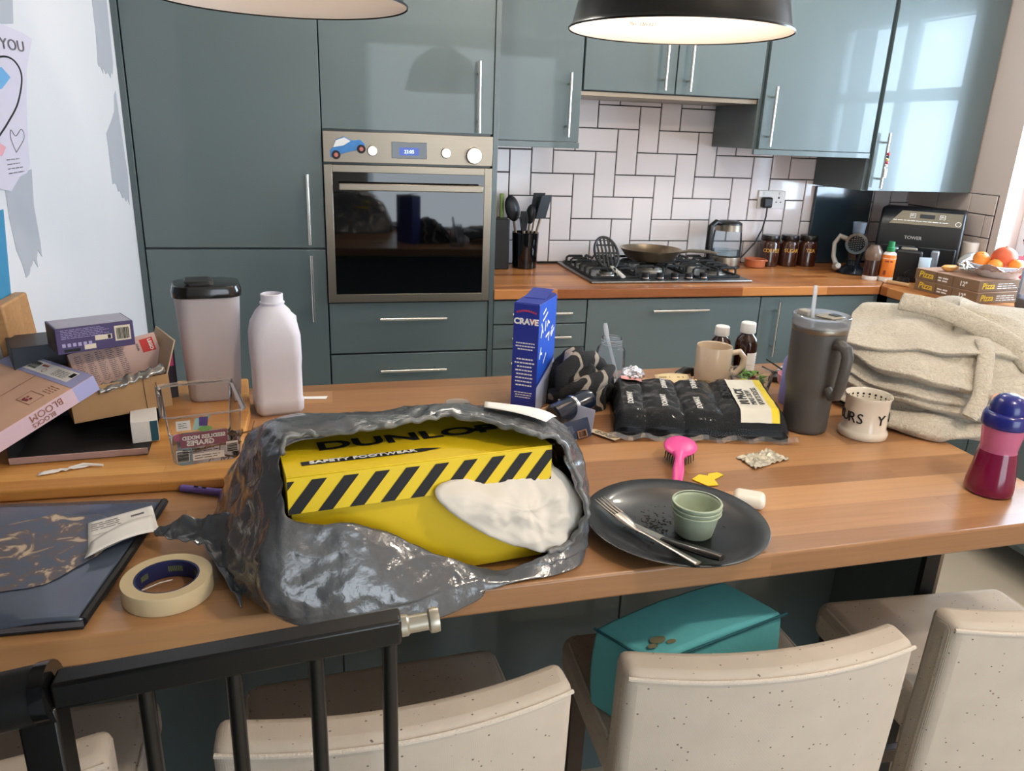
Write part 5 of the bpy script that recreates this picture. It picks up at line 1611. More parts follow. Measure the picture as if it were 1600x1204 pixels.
# navy flask tucked in front of the scarf
t = thing('navy_flask', 'glossy navy flask lying on its side in front of the scarf', 'flask', (-0.135, -1.985, ZT + .03))
a = Vector((-0.185, -2.015, ZT + .028)); b_ = Vector((-0.085, -1.975, ZT + .052)); d = (b_ - a).normalized()
FLK2 = mat('flask_navy', '#141C2A', 0.15, coat=0.5)
WMB().lathe([(0, 0), (.020, .0), (.024, .004), (.024, .085), (.020, .10), (0, .104)], 28, a, d).build('flask_body', FLK2, t)
WMB().lathe([(.0245, .050), (.0252, .051), (.0252, .056), (.0245, .057)], 28, a, d).build('flask_band', CHROME, t)
# small opened navy carton
t = thing('open_navy_carton', 'small opened navy carton with brown inside, behind the parcel', 'box', (-0.16, -2.06, ZT))
NV = mat('navy_print', '#2C3B52', 0.5)
m = WMB(); m.hexa((-0.232, -2.022, ZT + .001), (.055, -.075, 0), (.062, .040, 0), (0, 0, .0018)); m.build('base', CARDIN, t)
m = WMB(); m.hexa((-0.232, -2.022, ZT + .001), (.062, .040, 0), (-.001, .001, 0), (0, .004, .040)); m.build('back_wall', CARD, t)
m = WMB(); m.hexa((-0.170, -1.982, ZT + .001), (.055, -.075, 0), (.001, .001, 0), (.006, .004, .050)); bw = m.build('lid_wall', mat('pale_lilac_card', '#B9BCD0', 0.45, vary=.06), t)
m = WMB(); m.hexa((-0.185, -2.098, ZT + .001), (.070, .036, 0), (-.001, .0012, 0), (-.016, -.010, .044)); fw = m.build('front_wall', NV, t)
Fn = Face((-0.185, -2.0985, ZT + .001), (.070, .036, 0), (-.016, -.010, .044))
m = WMB(); Fn.rect(m, .040, .003, .066, .022, .0018); m.build('barcode_patch', mat('kraft_patch', '#A8795C', 0.6), fw, fix=False)
m = WMB(); Fn.bars(m, .043, .005, .063, .020, 12, .0022); m.build('barcode', INK, fw, fix=False)
m = WMB(); Fn.rows(m, .006, .018, .034, .040, 6, .0018, fill=.25); m.build('small_print', mat('pale_blue_ink', '#8FA3B8', .6), fw, fix=False)
Fn = Face((-0.170, -1.982, ZT + .001) , (.055, -.075, 0), (.006, .004, .050))
m = WMB(); Fn.poly(m, [(.035 + .022 * math.cos(q), .028 + .013 * math.sin(q)) for q in [2 * PI * k / 18 for k in range(18)]], -.0012); m.build('oval_picture', mat('oval_blue', '#56749A', 0.5, vary=.2), bw, fix=False)

# pack of black socks in clear film
S0 = Vector((-0.078, -2.078, ZT)); SU = Vector((.352, -.080, 0)); SV = Vector((.085, .245, 0))
su, sv = SU.normalized(), SV.normalized()
def sockp(x, y, l=0.0):
    """x along the pack 0..1, y across 0..1 -> point on the upper skin"""
    e = min(1, min(y, 1 - y) / .13); e = math.sin(e * PI / 2) ** .6
    ex = min(1, min(x, 1 - x) / .06); ex = math.sin(max(0, ex) * PI / 2) ** .6
    bul = abs(math.sin(PI * (x * 4.6 + .15))) ** .45 if x < .70 else 1.0
    h = .008 + (.020 + .026 * (.55 + .45 * bul)) * e * ex
    h += .0025 * noise.noise(Vector((x * 14, y * 8, 2))) * e
    p = S0 + SU * x + SV * y
    return p + Vector((0, 0, h + l))
t = thing('sock_pack', 'black multi-pack of sports socks in clear film with white card', 'sock pack', (0.12, -2.0, ZT))
m = WMB()
def skin(u, v): 
    return sockp(.012 + .976 * u, .012 + .976 * v)
m.grid(skin, 110, 50)
SOCK = mat('black_sock', '#1B1C1F', 0.9, bump=.3, bscale=350)
m.build('socks', SOCK, t, angle=180)
m = WMB(); m.prism([(S0 + SU * a_ + SV * b2)[:2] for a_, b2 in ((.01, .012), (.99, .012), (.985, .988), (.015, .988))], ZT + .001, ZT + .012); m.build('socks_underside', SOCK, t)
m = WMB(); m.grid(lambda u, v: sockp(u, v, .0022 + .0030 * (0.25 - abs(noise.noise(Vector((u * 16, v * 9, 7)))))), 120, 50); m.build('clear_film', clear_mat('sock_film', '#FFFFFF', 0.16, 0.0, rough=.08), t, angle=180)
m = WMB()
def seam(u, v): 
    p = S0 + SU * (-.03 + 1.07 * u) - SV * (.0 + .10 * v * 0) + Vector((0, 0, .010 + .004 * math.sin(u * 40) - .006 * v)); return p - sv * (.002 + .012 * v)
m.grid(seam, 60, 3); m.build('film_seam', clear_mat('film_edge', '#FFFFFF', 0.5, 0.12), t, angle=180)
m = WMB(); m.grid(lambda u, v: sockp(.715 + .175 * u, .03 + .95 * v, .0055), 12, 40); cd = m.build('white_card', mat('sock_card', '#D8D3C4', 0.5), t, angle=180)
m = WMB(); m.grid(lambda u, v: sockp(.89 + .045 * u, .03 + .95 * v, .0056), 4, 40); m.build('yellow_strip', mat('sock_yellow', '#E3C92A', 0.5), t, angle=180)
def soc(xb, y0, Lv=.258, Lu=.361):
    return lambda x, y, z: sockp(xb - y / Lu, y0 + x / Lv, .0062 + z)
wrap_text('lettering', '10 PACK', .026, INK, cd, soc(.785, .22), bold=.0008)
wrap_text('lettering', 'MENS CREW', .0165, INK, cd, soc(.828, .22))
wrap_text('lettering', 'SPORTS SOCKS', .0160, INK, cd, soc(.872, .22))
for xb, y0, s_ in ((.115, .20, 'DONNAY'), (.31, .16, 'DONNAY'), (.335, .60, 'DONNAY'), (.505, .12, 'DONNAY'), (.52, .62, 'DONNAY')):
    wrap_text('lettering', s_, .0165, mat('sock_white', '#D0CDC6', 0.8), t, (lambda xb, y0: lambda x, y, z: sockp(xb - y / .361, y0 + x / .258, .0035 + z))(xb, y0), bold=.0005)
wrap_text('lettering', 'DONNAY', .026, INK, t, soc(.705, .45), bold=.0008)
m = WMB(); m.grid(lambda u, v: sockp(.06 + .13 * u, .80 + .18 * v, .0058), 8, 10); m.build('red_sticker', mat('sticker_red', '#C98C86', 0.5, vary=.2), t, angle=180)
wrap_text('lettering', '17', .024, INK, t, lambda x, y, z: sockp(.10 + x / .361, .82 + y / .258, .0068 + z), bold=.0006)
m = WMB(); m.hexa(S0 + Vector((-.040, .030, .004)), (.036, -.055, 0), (.016, .010, .0), (0, 0, .0012)); hc = m.build('header_card', mat('kraft_header', '#C4B396', 0.6), t)
m = WMB(); Fh = Face(S0 + Vector((-.040, .030, .0052)), (.036, -.055, 0), (.016, .010, 0)); Fh.rows(m, .012, .003, .056, .016, 2, .0005, fill=.5); m.build('print', INK, hc, fix=False)

# clear bottle with a straw
t = thing('sports_bottle', 'clear plastic drinking bottle without lid, straw standing in it', 'bottle', (0.045, -1.727, ZT))
CLB = clear_mat('bottle_clear', '#F2F6FA', 0.14, 0.08)
MB().lathe([(0, .001), (.034, .001), (.038, .005), (.037, .03), (.035, .070), (.0345, .082), (.0315, .088), (.024, .092), (.024, .112), (.0225, .113)], 40).build('bottle_body', CLB, t)
m = MB()
for z in (.096, .101, .106): m.lathe([(.024, z - .0012), (.0258, z), (.024, z + .0012)], 36)
m.build('screw_thread', clear_mat('thread_clear', '#F2F5F8', 0.2, 0.3), t)
sw = thing('drinking_straw', 'clear plastic straw leaning out of the open bottle', 'straw', (0.045, -1.727, ZT))
SWM = clear_mat('straw_clear', '#F4F4F4', 0.2, 0.5)
MB().tube([(.016, -.024, .006), (-.010, -.012, .095), (-.017, -.008, .122)], .0042, 12, cap=False).build('tube', SWM, sw)
MB().tube([(-.017, -.008, .120), (-.0215, -.006, .142), (-.022, -.0055, .149)], [.0062, .0056, .004], 12).build('mouthpiece', SWM, sw)
# crumpled foil and wrapper, note, black cap
def crumpled(name, label, cat, c, r, sc, mt, seed, amp=.012, fr=34):
    m = MB(); m.sphere((0, 0, r * sc[2] * .9), r, 36, 24, sc)
    crumple(m, amp, fr, seed); crumple(m, amp * .4, fr * 2.5, seed + 5)
    for v in m.bm.verts: v.co.z = max(v.co.z, .0006)
    o = m.build(name, mt, None, angle=25); o.location = c
    return tag(o, label, cat)
crumpled('crumpled_foil', 'crumpled silver foil ball beside the clear bottle', 'foil', (0.088, -1.768, ZT), .030, (1.1, .9, .9), MATS['silver_foil'], 3)
crumpled('crumpled_wrapper', 'crumpled gold and silver wrapper in front of the cream mug', 'wrapper', (0.235, -1.825, ZT), .027, (1.3, .9, .62), mat('gold_film', '#A88A62', 0.25, 0.7, vary=.5, scale=70), 8)
m = WMB()
t = thing('card_note', 'small cream printed card lying behind the sock pack', 'card', (0.17, -1.79, ZT))
m = WMB(); m.grid(lambda u, v: Vector((.132, -1.835, ZT)).lerp(Vector((.215, -1.845, ZT)), u) + Vector((.012, .060, 0)) * v + Vector((0, 0, .006 + .022 * v + .004 * math.sin(u * 3))), 8, 6); cn = m.build('card', mat('note_cream', '#D9C69C', 0.7), t, angle=180, solid=.0005)
Fc = Face((.134, -1.833, ZT + .0085), (.083, -.010, 0), (.012, .060, .022)); m = WMB(); Fc.rows(m, .006, .012, .074, .055, 3, .0022, fill=.4); m.build('print', mat('tan_ink', '#A8905E', .7), cn, fix=False)
t = thing('black_loop', 'black curved plastic spout lying on the wood beside the card', 'spout', (0.245, -1.745, ZT))
m = MB().tube([(-.038, -.012, .008), (-.028, -.008, .018), (-.006, 0, .026), (.014, .004, .024), (.020, .002, .012)], [.007, .010, .011, .009, .007], 12); m.build('spout_body', mat('black_rubber', '#17181A', 0.35), t)
# cream mug
t = thing('cream_mug', 'plain beige mug with handle to the right, back of the island', 'mug', (0.298, -1.772, ZT))
MUG = mat('beige_glaze', '#CFBCA4', 0.22, vary=.04, coat=.3)
MB().lathe([(0, 0), (.038, 0), (.041, .003), (.0435, .03), (.0435, .094), (.0425, .097), (.0405, .095), (.040, .010), (0, .006)], 48).build('mug_body', MUG, t)
MB().tube([(.041, -.008, .078), (.062, -.014, .083), (.074, -.017, .068), (.072, -.017, .045), (.058, -.013, .028), (.040, -.008, .022)], [.007, .0075, .008, .008, .0075, .007], 12).build('mug_handle', MUG, t)
# two medicine bottles
AMBG = mat('amber_glass', '#2A130A', 0.05, vary=.1, coat=.5)
def med(label, x, y, h, r, lab):
    t = thing('medicine_bottle', label, 'bottle', (x, y, ZT))
    MB().lathe([(0, 0), (r * .9, 0), (r, .004), (r, h * .60), (r * .86, h * .72), (r * .5, h * .80), (r * .48, h * .82), (0, h * .82)], 36).build('bottle_body', AMBG, t)
    MB().lathe([(0, h * .815), (r * .66, h * .815), (r * .70, h * .83), (r * .66, h * .985), (r * .6, h), (0, h)], 36).build('cap', WHITE, t)
    if lab:
        lb = MB().grid(lambda a, v: Vector((r * 1.01 * math.cos(-1.9 + 2.2 * a), r * 1.01 * math.sin(-1.9 + 2.2 * a), h * (.08 + .40 * v))), 16, 1).build('label', PAPER, t)
        m = MB()
        rr_ = random.Random(2)
        for k in range(7):
            z = h * (.12 + .045 * k); a = -.9
            while a < .2:
                w = rr_.uniform(.08, .25); P = [(a, z), (a + w, z), (a + w, z + h * .018), (a, z + h * .018)]
                m.quad(*[(r * 1.02 * math.cos(q), r * 1.02 * math.sin(q), zz) for q, zz in P]); a += w + .07
        m.build('print', INKG, lb, fix=False)
med('brown glass medicine bottle with white cap, right of the mug', 0.410, -1.728, .142, .028, True)
med('medicine bottle hidden behind the mug, only white cap showing', 0.347, -1.712, .130, .027, False)
# fruit pot with leaves
t = thing('fruit_pot', 'clear round plastic pot holding strawberry tops, right of the mug', 'pot', (0.372, -1.832, ZT))
MB().lathe([(0, .001), (.040, .001), (.044, .004), (.052, .042), (.0545, .043), (.0545, .046), (.051, .045)], 44).build('pot_body', clear_mat('pot_clear', '#F6F6F4', 0.15, 0.10), t)
LEAF = mat('leaf_green', '#4E7A22', 0.5, vary=.3, scale=60)
r = random.Random(5)
for k in range(5):
    f = thing('strawberry_top', ['strawberry top with leaves at the left of the fruit pot', 'strawberry top with leaves at the back of the fruit pot', 'strawberry top with leaves in the middle of the fruit pot', 'strawberry top with leaves at the right of the fruit pot', 'strawberry top with leaves at the front of the fruit pot'][k], 'strawberry top', (0.372 + (-.022, .0, .004, .026, .012)[k], -1.832 + (-.004, .020, -.002, .0, -.022)[k], ZT + (.026, .028, .034, .022, .018)[k]), group='strawberry tops in the pot')
    MB().sphere((0, 0, -.006), .011, 12, 8, (1, 1, .6)).build('berry', mat('berry_red', '#B0281E', 0.35, vary=.2), f)
    m = MB()
    for q in range(7):
        a = q * 2 * PI / 7 + r.uniform(-.3, .3); L_ = r.uniform(.016, .024); ca, sa = math.cos(a), math.sin(a)
        z1, z2 = r.uniform(.004, .012), r.uniform(-.002, .012)
        m.quad((0, 0, .003), (ca * L_ * .5 - sa * .006, sa * L_ * .5 + ca * .006, z1), (ca * L_, sa * L_, z2), (ca * L_ * .5 + sa * .006, sa * L_ * .5 - ca * .006, z1 + .002))
    m.build('leaves', LEAF, f, angle=180, solid=.0006)
m = MB().sphere((0, 0, 0), .016, 14, 10, (1.1, .8, .7)); o = m.build('lime_wedge', mat('yellow_green', '#B9B23C', .5)); o.location = (.344, -1.846, ZT + .022); tag(o, 'yellow-green fruit piece at the left inside the fruit pot', 'fruit')
# dark grey device with pale keys, black lead on it
t = thing('keyboard_device', 'flat dark grey device with pale key rows at the far edge', 'keyboard', (0.54, -1.72, ZT))
DV = mat('device_grey', '#5A5B5E', .5)
m = WMB(); m.hexa((.452, -1.782, ZT + .0005), (.068, -.045, 0), (.125, .115, 0), (0, 0, .014)); m.build('device_body', BLACK, t, bevel=.002)
m = WMB(); m.hexa((.454, -1.782, ZT + .0146), (.066, -.042, 0), (.122, .112, 0), (0, 0, .001)); m.build('top_plate', DV, t)
m = WMB()
for k in range(4):
    for q in range(6):
        o_ = Vector((.500 + .021 * k, -1.742 + .020 * k, ZT + .0157)) + Vector((.068, -.045, 0)) * (q / 6.6)
        m.hexa(o_, (.0082, -.0054, 0), (.012, .011, 0), (0, 0, .0015))
m.build('keys', mat('pale_keys', '#C6C3BE', .5), t)
t = thing('black_lead', 'thin black lead curling over the grey device', 'cable', (0.52, -1.75, ZT + .018))
WMB().tube([(.500, -1.690, ZT + .030), (.507, -1.72, ZT + .024), (.508, -1.755, ZT + .0205), (.500, -1.785, ZT + .0195)], .0022, 8).build('lead_body', BLACK, t)
WMB().tube([(.468, -1.725, ZT + .022), (.474, -1.75, ZT + .0195), (.482, -1.772, ZT + .0190)], .0022, 8).build('lead_end', BLACK, t)
# pink lid pot
t = thing('pink_snack_pot', 'small pink pot with purple foot and blue ball, left of the tumbler', 'pot', (0.462, -1.868, ZT))
MB().lathe([(0, 0.0), (.022, 0), (.024, .012), (0, .013)], 32).build('purple_foot', mat('mauve_plastic', '#8C5F84', .4), t)
MB().lathe([(0, .013), (.024, .013), (.034, .026), (.036, .046), (.034, .047), (.031, .028), (0, .020)], 40).build('pot_body', mat('pink_plastic', '#E59AA6', .35), t)
MB().sphere((.010, -.004, .030), .013, 16, 12).build('blue_valve', mat('sky_blue', '#5A93D6', .35), t)
t = thing('lilac_bottle', 'lilac plastic bottle mostly hidden behind the dark tumbler', 'bottle', (0.415, -1.935, ZT))
MB().lathe([(0, 0), (.024, 0), (.026, .004), (.026, .10), (.018, .115), (.012, .118), (.012, .135), (0, .136)], 28).build('bottle_body', mat('lilac_plastic', '#8C8BC8', .35), t)
MB().lathe([(.0125, .119), (.015, .12), (.015, .136), (0, .138)], 24).build('cap', mat('lilac_cap', '#6F6CB8', .35), t)

# large grey insulated tumbler
t = thing('insulated_tumbler', 'large grey insulated tumbler with handle, clear lid and straw', 'tumbler', (0.352, -2.087, ZT))
TUM = mat('grey_powdercoat', '#4B4946', .42, bump=.05, bscale=900)
MB().lathe([(0, .0005), (.041, .0005), (.0445, .004), (.0455, .010), (.0465, .082), (.0475, .088), (.0515, .104), (.0525, .112), (.0545, .214), (.0545, .2155), (0, .2155)], 64).build('cup', TUM, t, angle=60)
MB().lathe([(.0545, .2156), (.0552, .217), (.0552, .229), (.0545, .230), (.05, .230)], 64).build('steel_band', STEEL, t)
ld = MB().lathe([(.0555, .225), (.0565, .226), (.0565, .247), (.055, .2485), (.0525, .247), (.051, .243), (0, .241)], 64).build('lid', clear_mat('lid_acrylic', '#EEF2F8', .16, .30), t)
m = MB(); m.hexa((.002, -.030, .2415), (.040, .010, 0), (-.012, .042, 0), (0, 0, .005)); m.build('slide', mat('lid_amber_grey', '#8C8474', .3), ld, bevel=.004)
m = MB(); m.hexa((.018, -.018, .2466), (.018, .004, 0), (-.004, .018, 0), (0, 0, .0015)); m.build('sip_hole_cover', BLACK, ld, bevel=.0006)
m = MB(); m.hexa((-.030, .004, .2415), (.020, .006, 0), (-.008, .026, 0), (0, 0, .012)); m.build('straw_collar', mat('collar_grey', '#9A958C', .4), ld, bevel=.003)
MB().tube([(-.015, -.004, .18), (-.020, .004, .25), (-.021, .006, .306)], .0042, 14, cap=False).build('straw', SWM, t)
hm = MB()
ang = math.radians(-86); ca, sa = math.cos(ang), math.sin(ang)
def hp(r_, z): return (r_ * ca, r_ * sa, z)
hm.tube([hp(.050, .196), hp(.066, .200), hp(.084, .196), hp(.090, .182), hp(.088, .15), hp(.084, .118), hp(.078, .098), hp(.066, .092), hp(.050, .104)], [.010, .011, .0115, .0115, .011, .0105, .0105, .010, .009], 14, flat=1.0)
hm.build('handle', TUM, t)
# white mug lettered YOURS
t = thing('yours_mug', 'white mug lettered YOURS standing before the fleecy robe', 'mug', (0.458, -2.138, ZT))
WG = mat('cream_glaze', '#E6DCCB', .2, vary=.02, coat=.4)
mb = MB().lathe([(0, 0), (.046, 0), (.0485, .002), (.0488, .012), (.046, .016), (.0435, .020), (.0428, .05), (.0435, .080), (.0465, .088), (.046, .090), (.0435, .087), (.0405, .05), (.040, .008), (0, .006)], 56).build('mug_body', WG, t, angle=60)
MB().tube([(.026, .034, .072), (.040, .050, .074), (.046, .056, .055), (.041, .050, .034), (.027, .034, .028)], .0065, 12).build('mug_handle', WG, t)
for ch, dg in (('Y', -229), ('O', -207), ('U', -186), ('R', -164), ('S', -142), ('Y', -86), ('O', -36), ('U', -14), ('R', 8), ('S', 30)):
    a = math.radians(dg)
    text('letter', ch, .030, INK, mb, (.0434 * math.cos(a), .0434 * math.sin(a), .036), (-math.sin(a), math.cos(a), 0), (0, 0, 1), ext=.0006)
m = MB()
for k in range(22):
    a = 2 * PI * k / 22
    for dz, rr_ in ((.074, .0025), (.068, .0016)):
        c0 = Vector((.0418 * math.cos(a), .0418 * math.sin(a), dz + .003)); tx = Vector((-math.sin(a), math.cos(a), 0)); 
        m.quad(*[c0 + tx * rr_ * math.cos(q) + Vector((0, 0, 1)) * rr_ * math.sin(q) for q in [2 * PI * w / 8 for w in range(8)]])
m.build('rim_pattern', INK, mb, fix=False)
# sippy cup
t = thing('sippy_cup', 'pink toddler cup with navy dome lid at the right edge of the island', 'cup', (0.508, -2.415, ZT))
MB().lathe([(0, .0005), (.036, .0005), (.0395, .004), (.039, .018), (.0345, .050), (.0315, .072), (.0300, .080)], 48).build('juice_part', mat('maroon_juice', '#7E0F3C', .12, vary=.05, trans=.25, coat=.3), t, angle=60)
MB().lathe([(.0300, .080), (.0292, .086), (.0300, .090), (.0335, .118), (.0340, .126)], 48).build('pink_part', mat('pink_clear', '#D9709A', .12, vary=.1, trans=.35, coat=.4), t, angle=60)
cl = MB().lathe([(.0335, .124), (.0365, .126), (.0370, .130), (.0365, .144), (.034, .150), (.029, .1515), (0, .152)], 48).build('collar', mat('navy_plastic', '#1B1F6E', .25, coat=.3), t, angle=60)
MB().lathe([(.0285, .150), (.0288, .158), (.026, .170), (.019, .1785), (.010, .182), (0, .1825)], 48).build('dome_lid', MATS['navy_plastic'], t)
# hairbrush
t = thing('hairbrush', 'bright pink hairbrush lying bristles down behind the black plate', 'hairbrush', (0.01, -2.22, ZT))
PKB = mat('hot_pink_plastic', '#DE4A94', .3, vary=.02)
tl = Matrix.Translation(Vector((0.008, -2.205, ZT + .030))) @ Matrix.Rotation(math.radians(-27), 4, 'Z') @ Matrix.Rotation(math.radians(7), 4, 'X')
m = WMB(); m.sphere((0, 0, 0), .031, 32, 16, (1, 1.22, .22)); m.xform(tl); m.build('head', PKB, t)
m = WMB(); m.tube([(0, -.030, -.001), (0, -.044, .001), (0, -.060, .001), (0, -.085, -.002), (0, -.115, -.010)], [.015, .0085, .0085, .0105, .009], 16, flat=.62); m.xform(tl); m.build('handle', PKB, t)
m = WMB(); m.sphere((0, 0, -.006), .027, 24, 10, (1, 1.2, .18)); m.xform(tl); m.build('cushion', mat('brush_pad', '#3A2A2E', .6), t)
m = WMB()
for i in range(-6, 7):
    for j in range(-7, 8):
        if (i / 6.5) ** 2 + (j / 7.5) ** 2 < 1:
            p = Vector((i * .0040, j * .0042, -.008)); m.tube([p, p + Vector((i * .0004, j * .0003, -.016))], .0006, 4)
m.xform(tl)
bo = m.build('bristles', BLACK, t); bo['kind'] = 'stuff'
# scraps near the plate
o = WMB().prism([(-.006, -2.288), (.010, -2.318), (.030, -2.318), (.034, -2.296), (.060, -2.280), (.054, -2.268), (.034, -2.272), (.030, -2.280), (.016, -2.272)], ZT + .0008, ZT + .0022).build('yellow_card_scrap', YEL)
tag(o, 'torn scrap of yellow card on the wood behind the plate', 'card')
t = thing('soap_case', 'white rounded earphone case lying beside the black plate', 'case', (0.046, -2.392, ZT), rz=math.radians(-32))
m = MB().box(-.026, .026, -.021, .021, .0005, .0215); m.build('case_body', mat('case_white', '#E9E0CF', .25, vary=.01), t, bevel=.0098, bseg=6)
t = thing('foil_packet', 'torn silver blister packet lying on the wood before the socks', 'packet', (0.17, -2.225, ZT))
def pk(u, v):
    a = Vector((.132, -2.268, 0)).lerp(Vector((.222, -2.236, 0)), u); b_ = Vector((.124, -2.212, 0)).lerp(Vector((.206, -2.192, 0)), u)
    p = a.lerp(b_, v); p.x += .006 * noise.noise(Vector((v * 7, u * 3, 1))); p.z = ZT + .0022 + .010 * abs(noise.noise(Vector((u * 7, v * 6, 3)))) ; return p
m = WMB(); m.grid(pk, 34, 22); m.build('packet_body', mat('packet_foil', '#BFB7A4', .35, .45, vary=.5, scale=120), t, angle=30, solid=.0006)

# ---------------------------------------------------------------- plate, cutlery, ramekins
PLX, PLY = -0.118, -2.456
t = thing('black_plate', 'black coupe dinner plate with crumbs overhanging the island front edge', 'plate', (PLX, PLY, ZT))
PLM = mat('black_stoneware', '#0E0E10', .3, vary=.25, scale=25, coat=.15)
MB().lathe([(0, .0008), (.082, .0008), (.085, .002), (.118, .012), (.1385, .0225), (.1395, .0240), (.1380, .0247), (.116, .0155), (.084, .0062), (0, .0052)], 96).build('plate_body', PLM, t, angle=60)
r = random.Random(21)
m = MB()
for k in range(230):
    a = r.uniform(0, 2 * PI); d_ = abs(r.gauss(0, .045)); x, y = -.03 + d_ * math.cos(a), .015 + d_ * math.sin(a) * .8
    if x * x + y * y < .08 ** 2:
        s_ = r.uniform(.0004, .0014); m.box(x - s_, x + s_, y - s_, y + s_, .0056, .0056 + s_)
cb_ = m.build('crumbs', mat('crumb_brown', '#3A332C', .9), t); cb_['kind'] = 'stuff'
CUT = mat('cutlery_steel', '#B9B0A6', .22, 1.0, vary=.04)
t = thing('fork', 'steel fork resting across the left side of the black plate', 'fork', (-0.195, -2.45, ZT + .025))
fa, fb, fc = Vector((-0.217, -2.385, ZT + .0300)), Vector((-0.190, -2.463, ZT + .0195)), Vector((-0.148, -2.590, ZT + .0290))
d1 = (fb - fa).normalized(); s1 = Vector((d1.y, -d1.x, 0)).normalized()
m = WMB()
for k in (-1.5, -.5, .5, 1.5):
    m.tube([fa + s1 * k * .0062, fa.lerp(fb, .3) + s1 * k * .0060 - Vector((0, 0, .001)), fa.lerp(fb, .62) + s1 * k * .0060], [.0010, .0016, .0020], 8)
m.build('tines', CUT, t)
m = WMB(); m.tube([fa.lerp(fb, .58), fa.lerp(fb, .72), fa.lerp(fb, .92), fb + d1 * .006, fb.lerp(fc, .25), fb.lerp(fc, .75), fc], [.0115, .0115, .0085, .0042, .0035, .0052, .0066], 12, flat=.28); m.build('fork_handle', CUT, t)
t = thing('table_knife', 'black-handled knife lying beside the fork on the plate', 'knife', (-0.15, -2.5, ZT + .02))
ka, kb_, kc = Vector((-0.199, -2.425, ZT + .0125)), Vector((-0.160, -2.500, ZT + .0165)), Vector((-0.112, -2.588, ZT + .0320))
d2 = (kb_ - ka).normalized(); s2 = Vector((d2.y, -d2.x, 0)).normalized()
m = WMB(); m.prism([(0, 0), (.02, -.009), (.085, -.009), (.085, .004), (.01, .003)], -.0005, .0005, fn=lambda x, y, h: ka + d2 * x + s2 * y + Vector((0, 0, h))); m.build('blade', CUT, t)
m = WMB(); m.tube([kb_, kb_.lerp(kc, .1), kb_.lerp(kc, .5), kb_.lerp(kc, .85), kc], [.006, .0075, .0085, .0095, .007], 12, flat=.62); m.build('knife_handle', mat('black_handle', '#171413', .3, coat=.3), t)
SAGE = mat('sage_plastic', '#A9B39A', .4, vary=.02, sss=.1)
for k, lab in enumerate(('sage green plastic pot at the bottom of the nested three', 'sage green plastic pot in the middle of the nested three', 'sage green plastic pot topmost of the nested three')):
    t = thing('sage_pot', lab, 'pot', (-0.096, -2.475, ZT + .0066 + k * .0068), group='nested sage pots on the plate', rot=(0, 0.0, 0))
    s_ = 1.0
    MB().lathe([(0, 0), (.0245, 0), (.0275, .003), (.0335, .034), (.0350, .0385)], 48).build('pot_body', SAGE, t, solid=.0012)
    MB().lathe([(.0345, .037), (.0372, .0375), (.0378, .039), (.0372, .0405), (.0345, .0405)], 48).build('pot_rim', SAGE, t)

# ---------------------------------------------------------------- fleecy dressing gown
FLC = bpy.data.materials.new('cream_fleece'); FLC.use_nodes = True
nt = FLC.node_tree; pb = nt.nodes['Principled BSDF']; pb.inputs['Roughness'].default_value = 1.0; pb.inputs['Sheen Weight'].default_value = .35
tc = nt.nodes.new('ShaderNodeTexCoord'); nz = nt.nodes.new('ShaderNodeTexNoise'); nz.inputs['Scale'].default_value = 95; nz.inputs['Detail'].default_value = 6; nz.inputs['Distortion'].default_value = 2.0
nt.links.new(tc.outputs['Object'], nz.inputs['Vector'])
cr = nt.nodes.new('ShaderNodeValToRGB'); cr.color_ramp.elements[0].position = .3; cr.color_ramp.elements[0].color = (*lin('#B4A894'), 1); cr.color_ramp.elements[1].position = .65; cr.color_ramp.elements[1].color = (*lin('#CDC3B0'), 1)
nt.links.new(nz.outputs[0], cr.inputs[0]); nt.links.new(cr.outputs[0], pb.inputs['Base Color'])
bp = nt.nodes.new('ShaderNodeBump'); bp.inputs['Strength'].default_value = .7; bp.inputs['Distance'].default_value = .008
nt.links.new(nz.outputs[0], bp.inputs['Height']); nt.links.new(bp.outputs[0], pb.inputs['Normal'])
t = thing('dressing_gown', 'cream fleecy dressing gown heaped on the right end of the island', 'dressing gown', (0.75, -1.95, ZT))
def fold_layer(name, P, thick, seed, nu=70, nv=14, droop=0.0):
    """a fat folded roll of cloth along path P: flattened tube with wrinkles"""
    def fn(u, v):
        i = u * (len(P) - 1); k = min(int(i), len(P) - 2); f = i - k
        pts = [Vector(P[max(0, min(len(P) - 1, k + q))][0]) for q in (-1, 0, 1, 2)]
        p = 0.5 * ((2 * pts[1]) + (pts[2] - pts[0]) * f + (2 * pts[0] - 5 * pts[1] + 4 * pts[2] - pts[3]) * f * f + (3 * pts[1] - pts[0] - 3 * pts[2] + pts[3]) * f ** 3)
        w = P[k][1] * (1 - f) + P[k + 1][1] * f; h = P[k][2] * (1 - f) + P[k + 1][2] * f
        tg = (pts[2] - pts[1]).normalized(); sd = tg.cross(Vector((0, 0, 1))).normalized()
        a = 2 * PI * v
        e = math.sin(PI * max(.02, min(.98, u))) ** .35
        q = p + sd * (w * math.cos(a) * e) + Vector((0, 0, 1)) * (h * math.sin(a) * e)
        q += (sd * math.cos(a) + Vector((0, 0, 1)) * math.sin(a)) * (.007 * math.sin(3 * a + 5 * noise.noise(Vector((u * 3, seed, 0)))) * noise.noise(Vector((u * 4, seed, 9))) * 2 + .014 * noise.noise(q * 9 + Vector((seed, 0, 0))) + .008 * (.3 - abs(noise.noise(q * 20 + Vector((0, seed, 0))))))
        if q.x < .625 and q.y > edge_y(q.x): q.z = max(q.z, ZT + .0015)
        return q
    m = WMB(); m.grid(fn, nu, 48); bmesh.ops.remove_doubles(m.bm, verts=m.bm.verts, dist=1e-5)
    return m.build(name, FLC, t, angle=180)
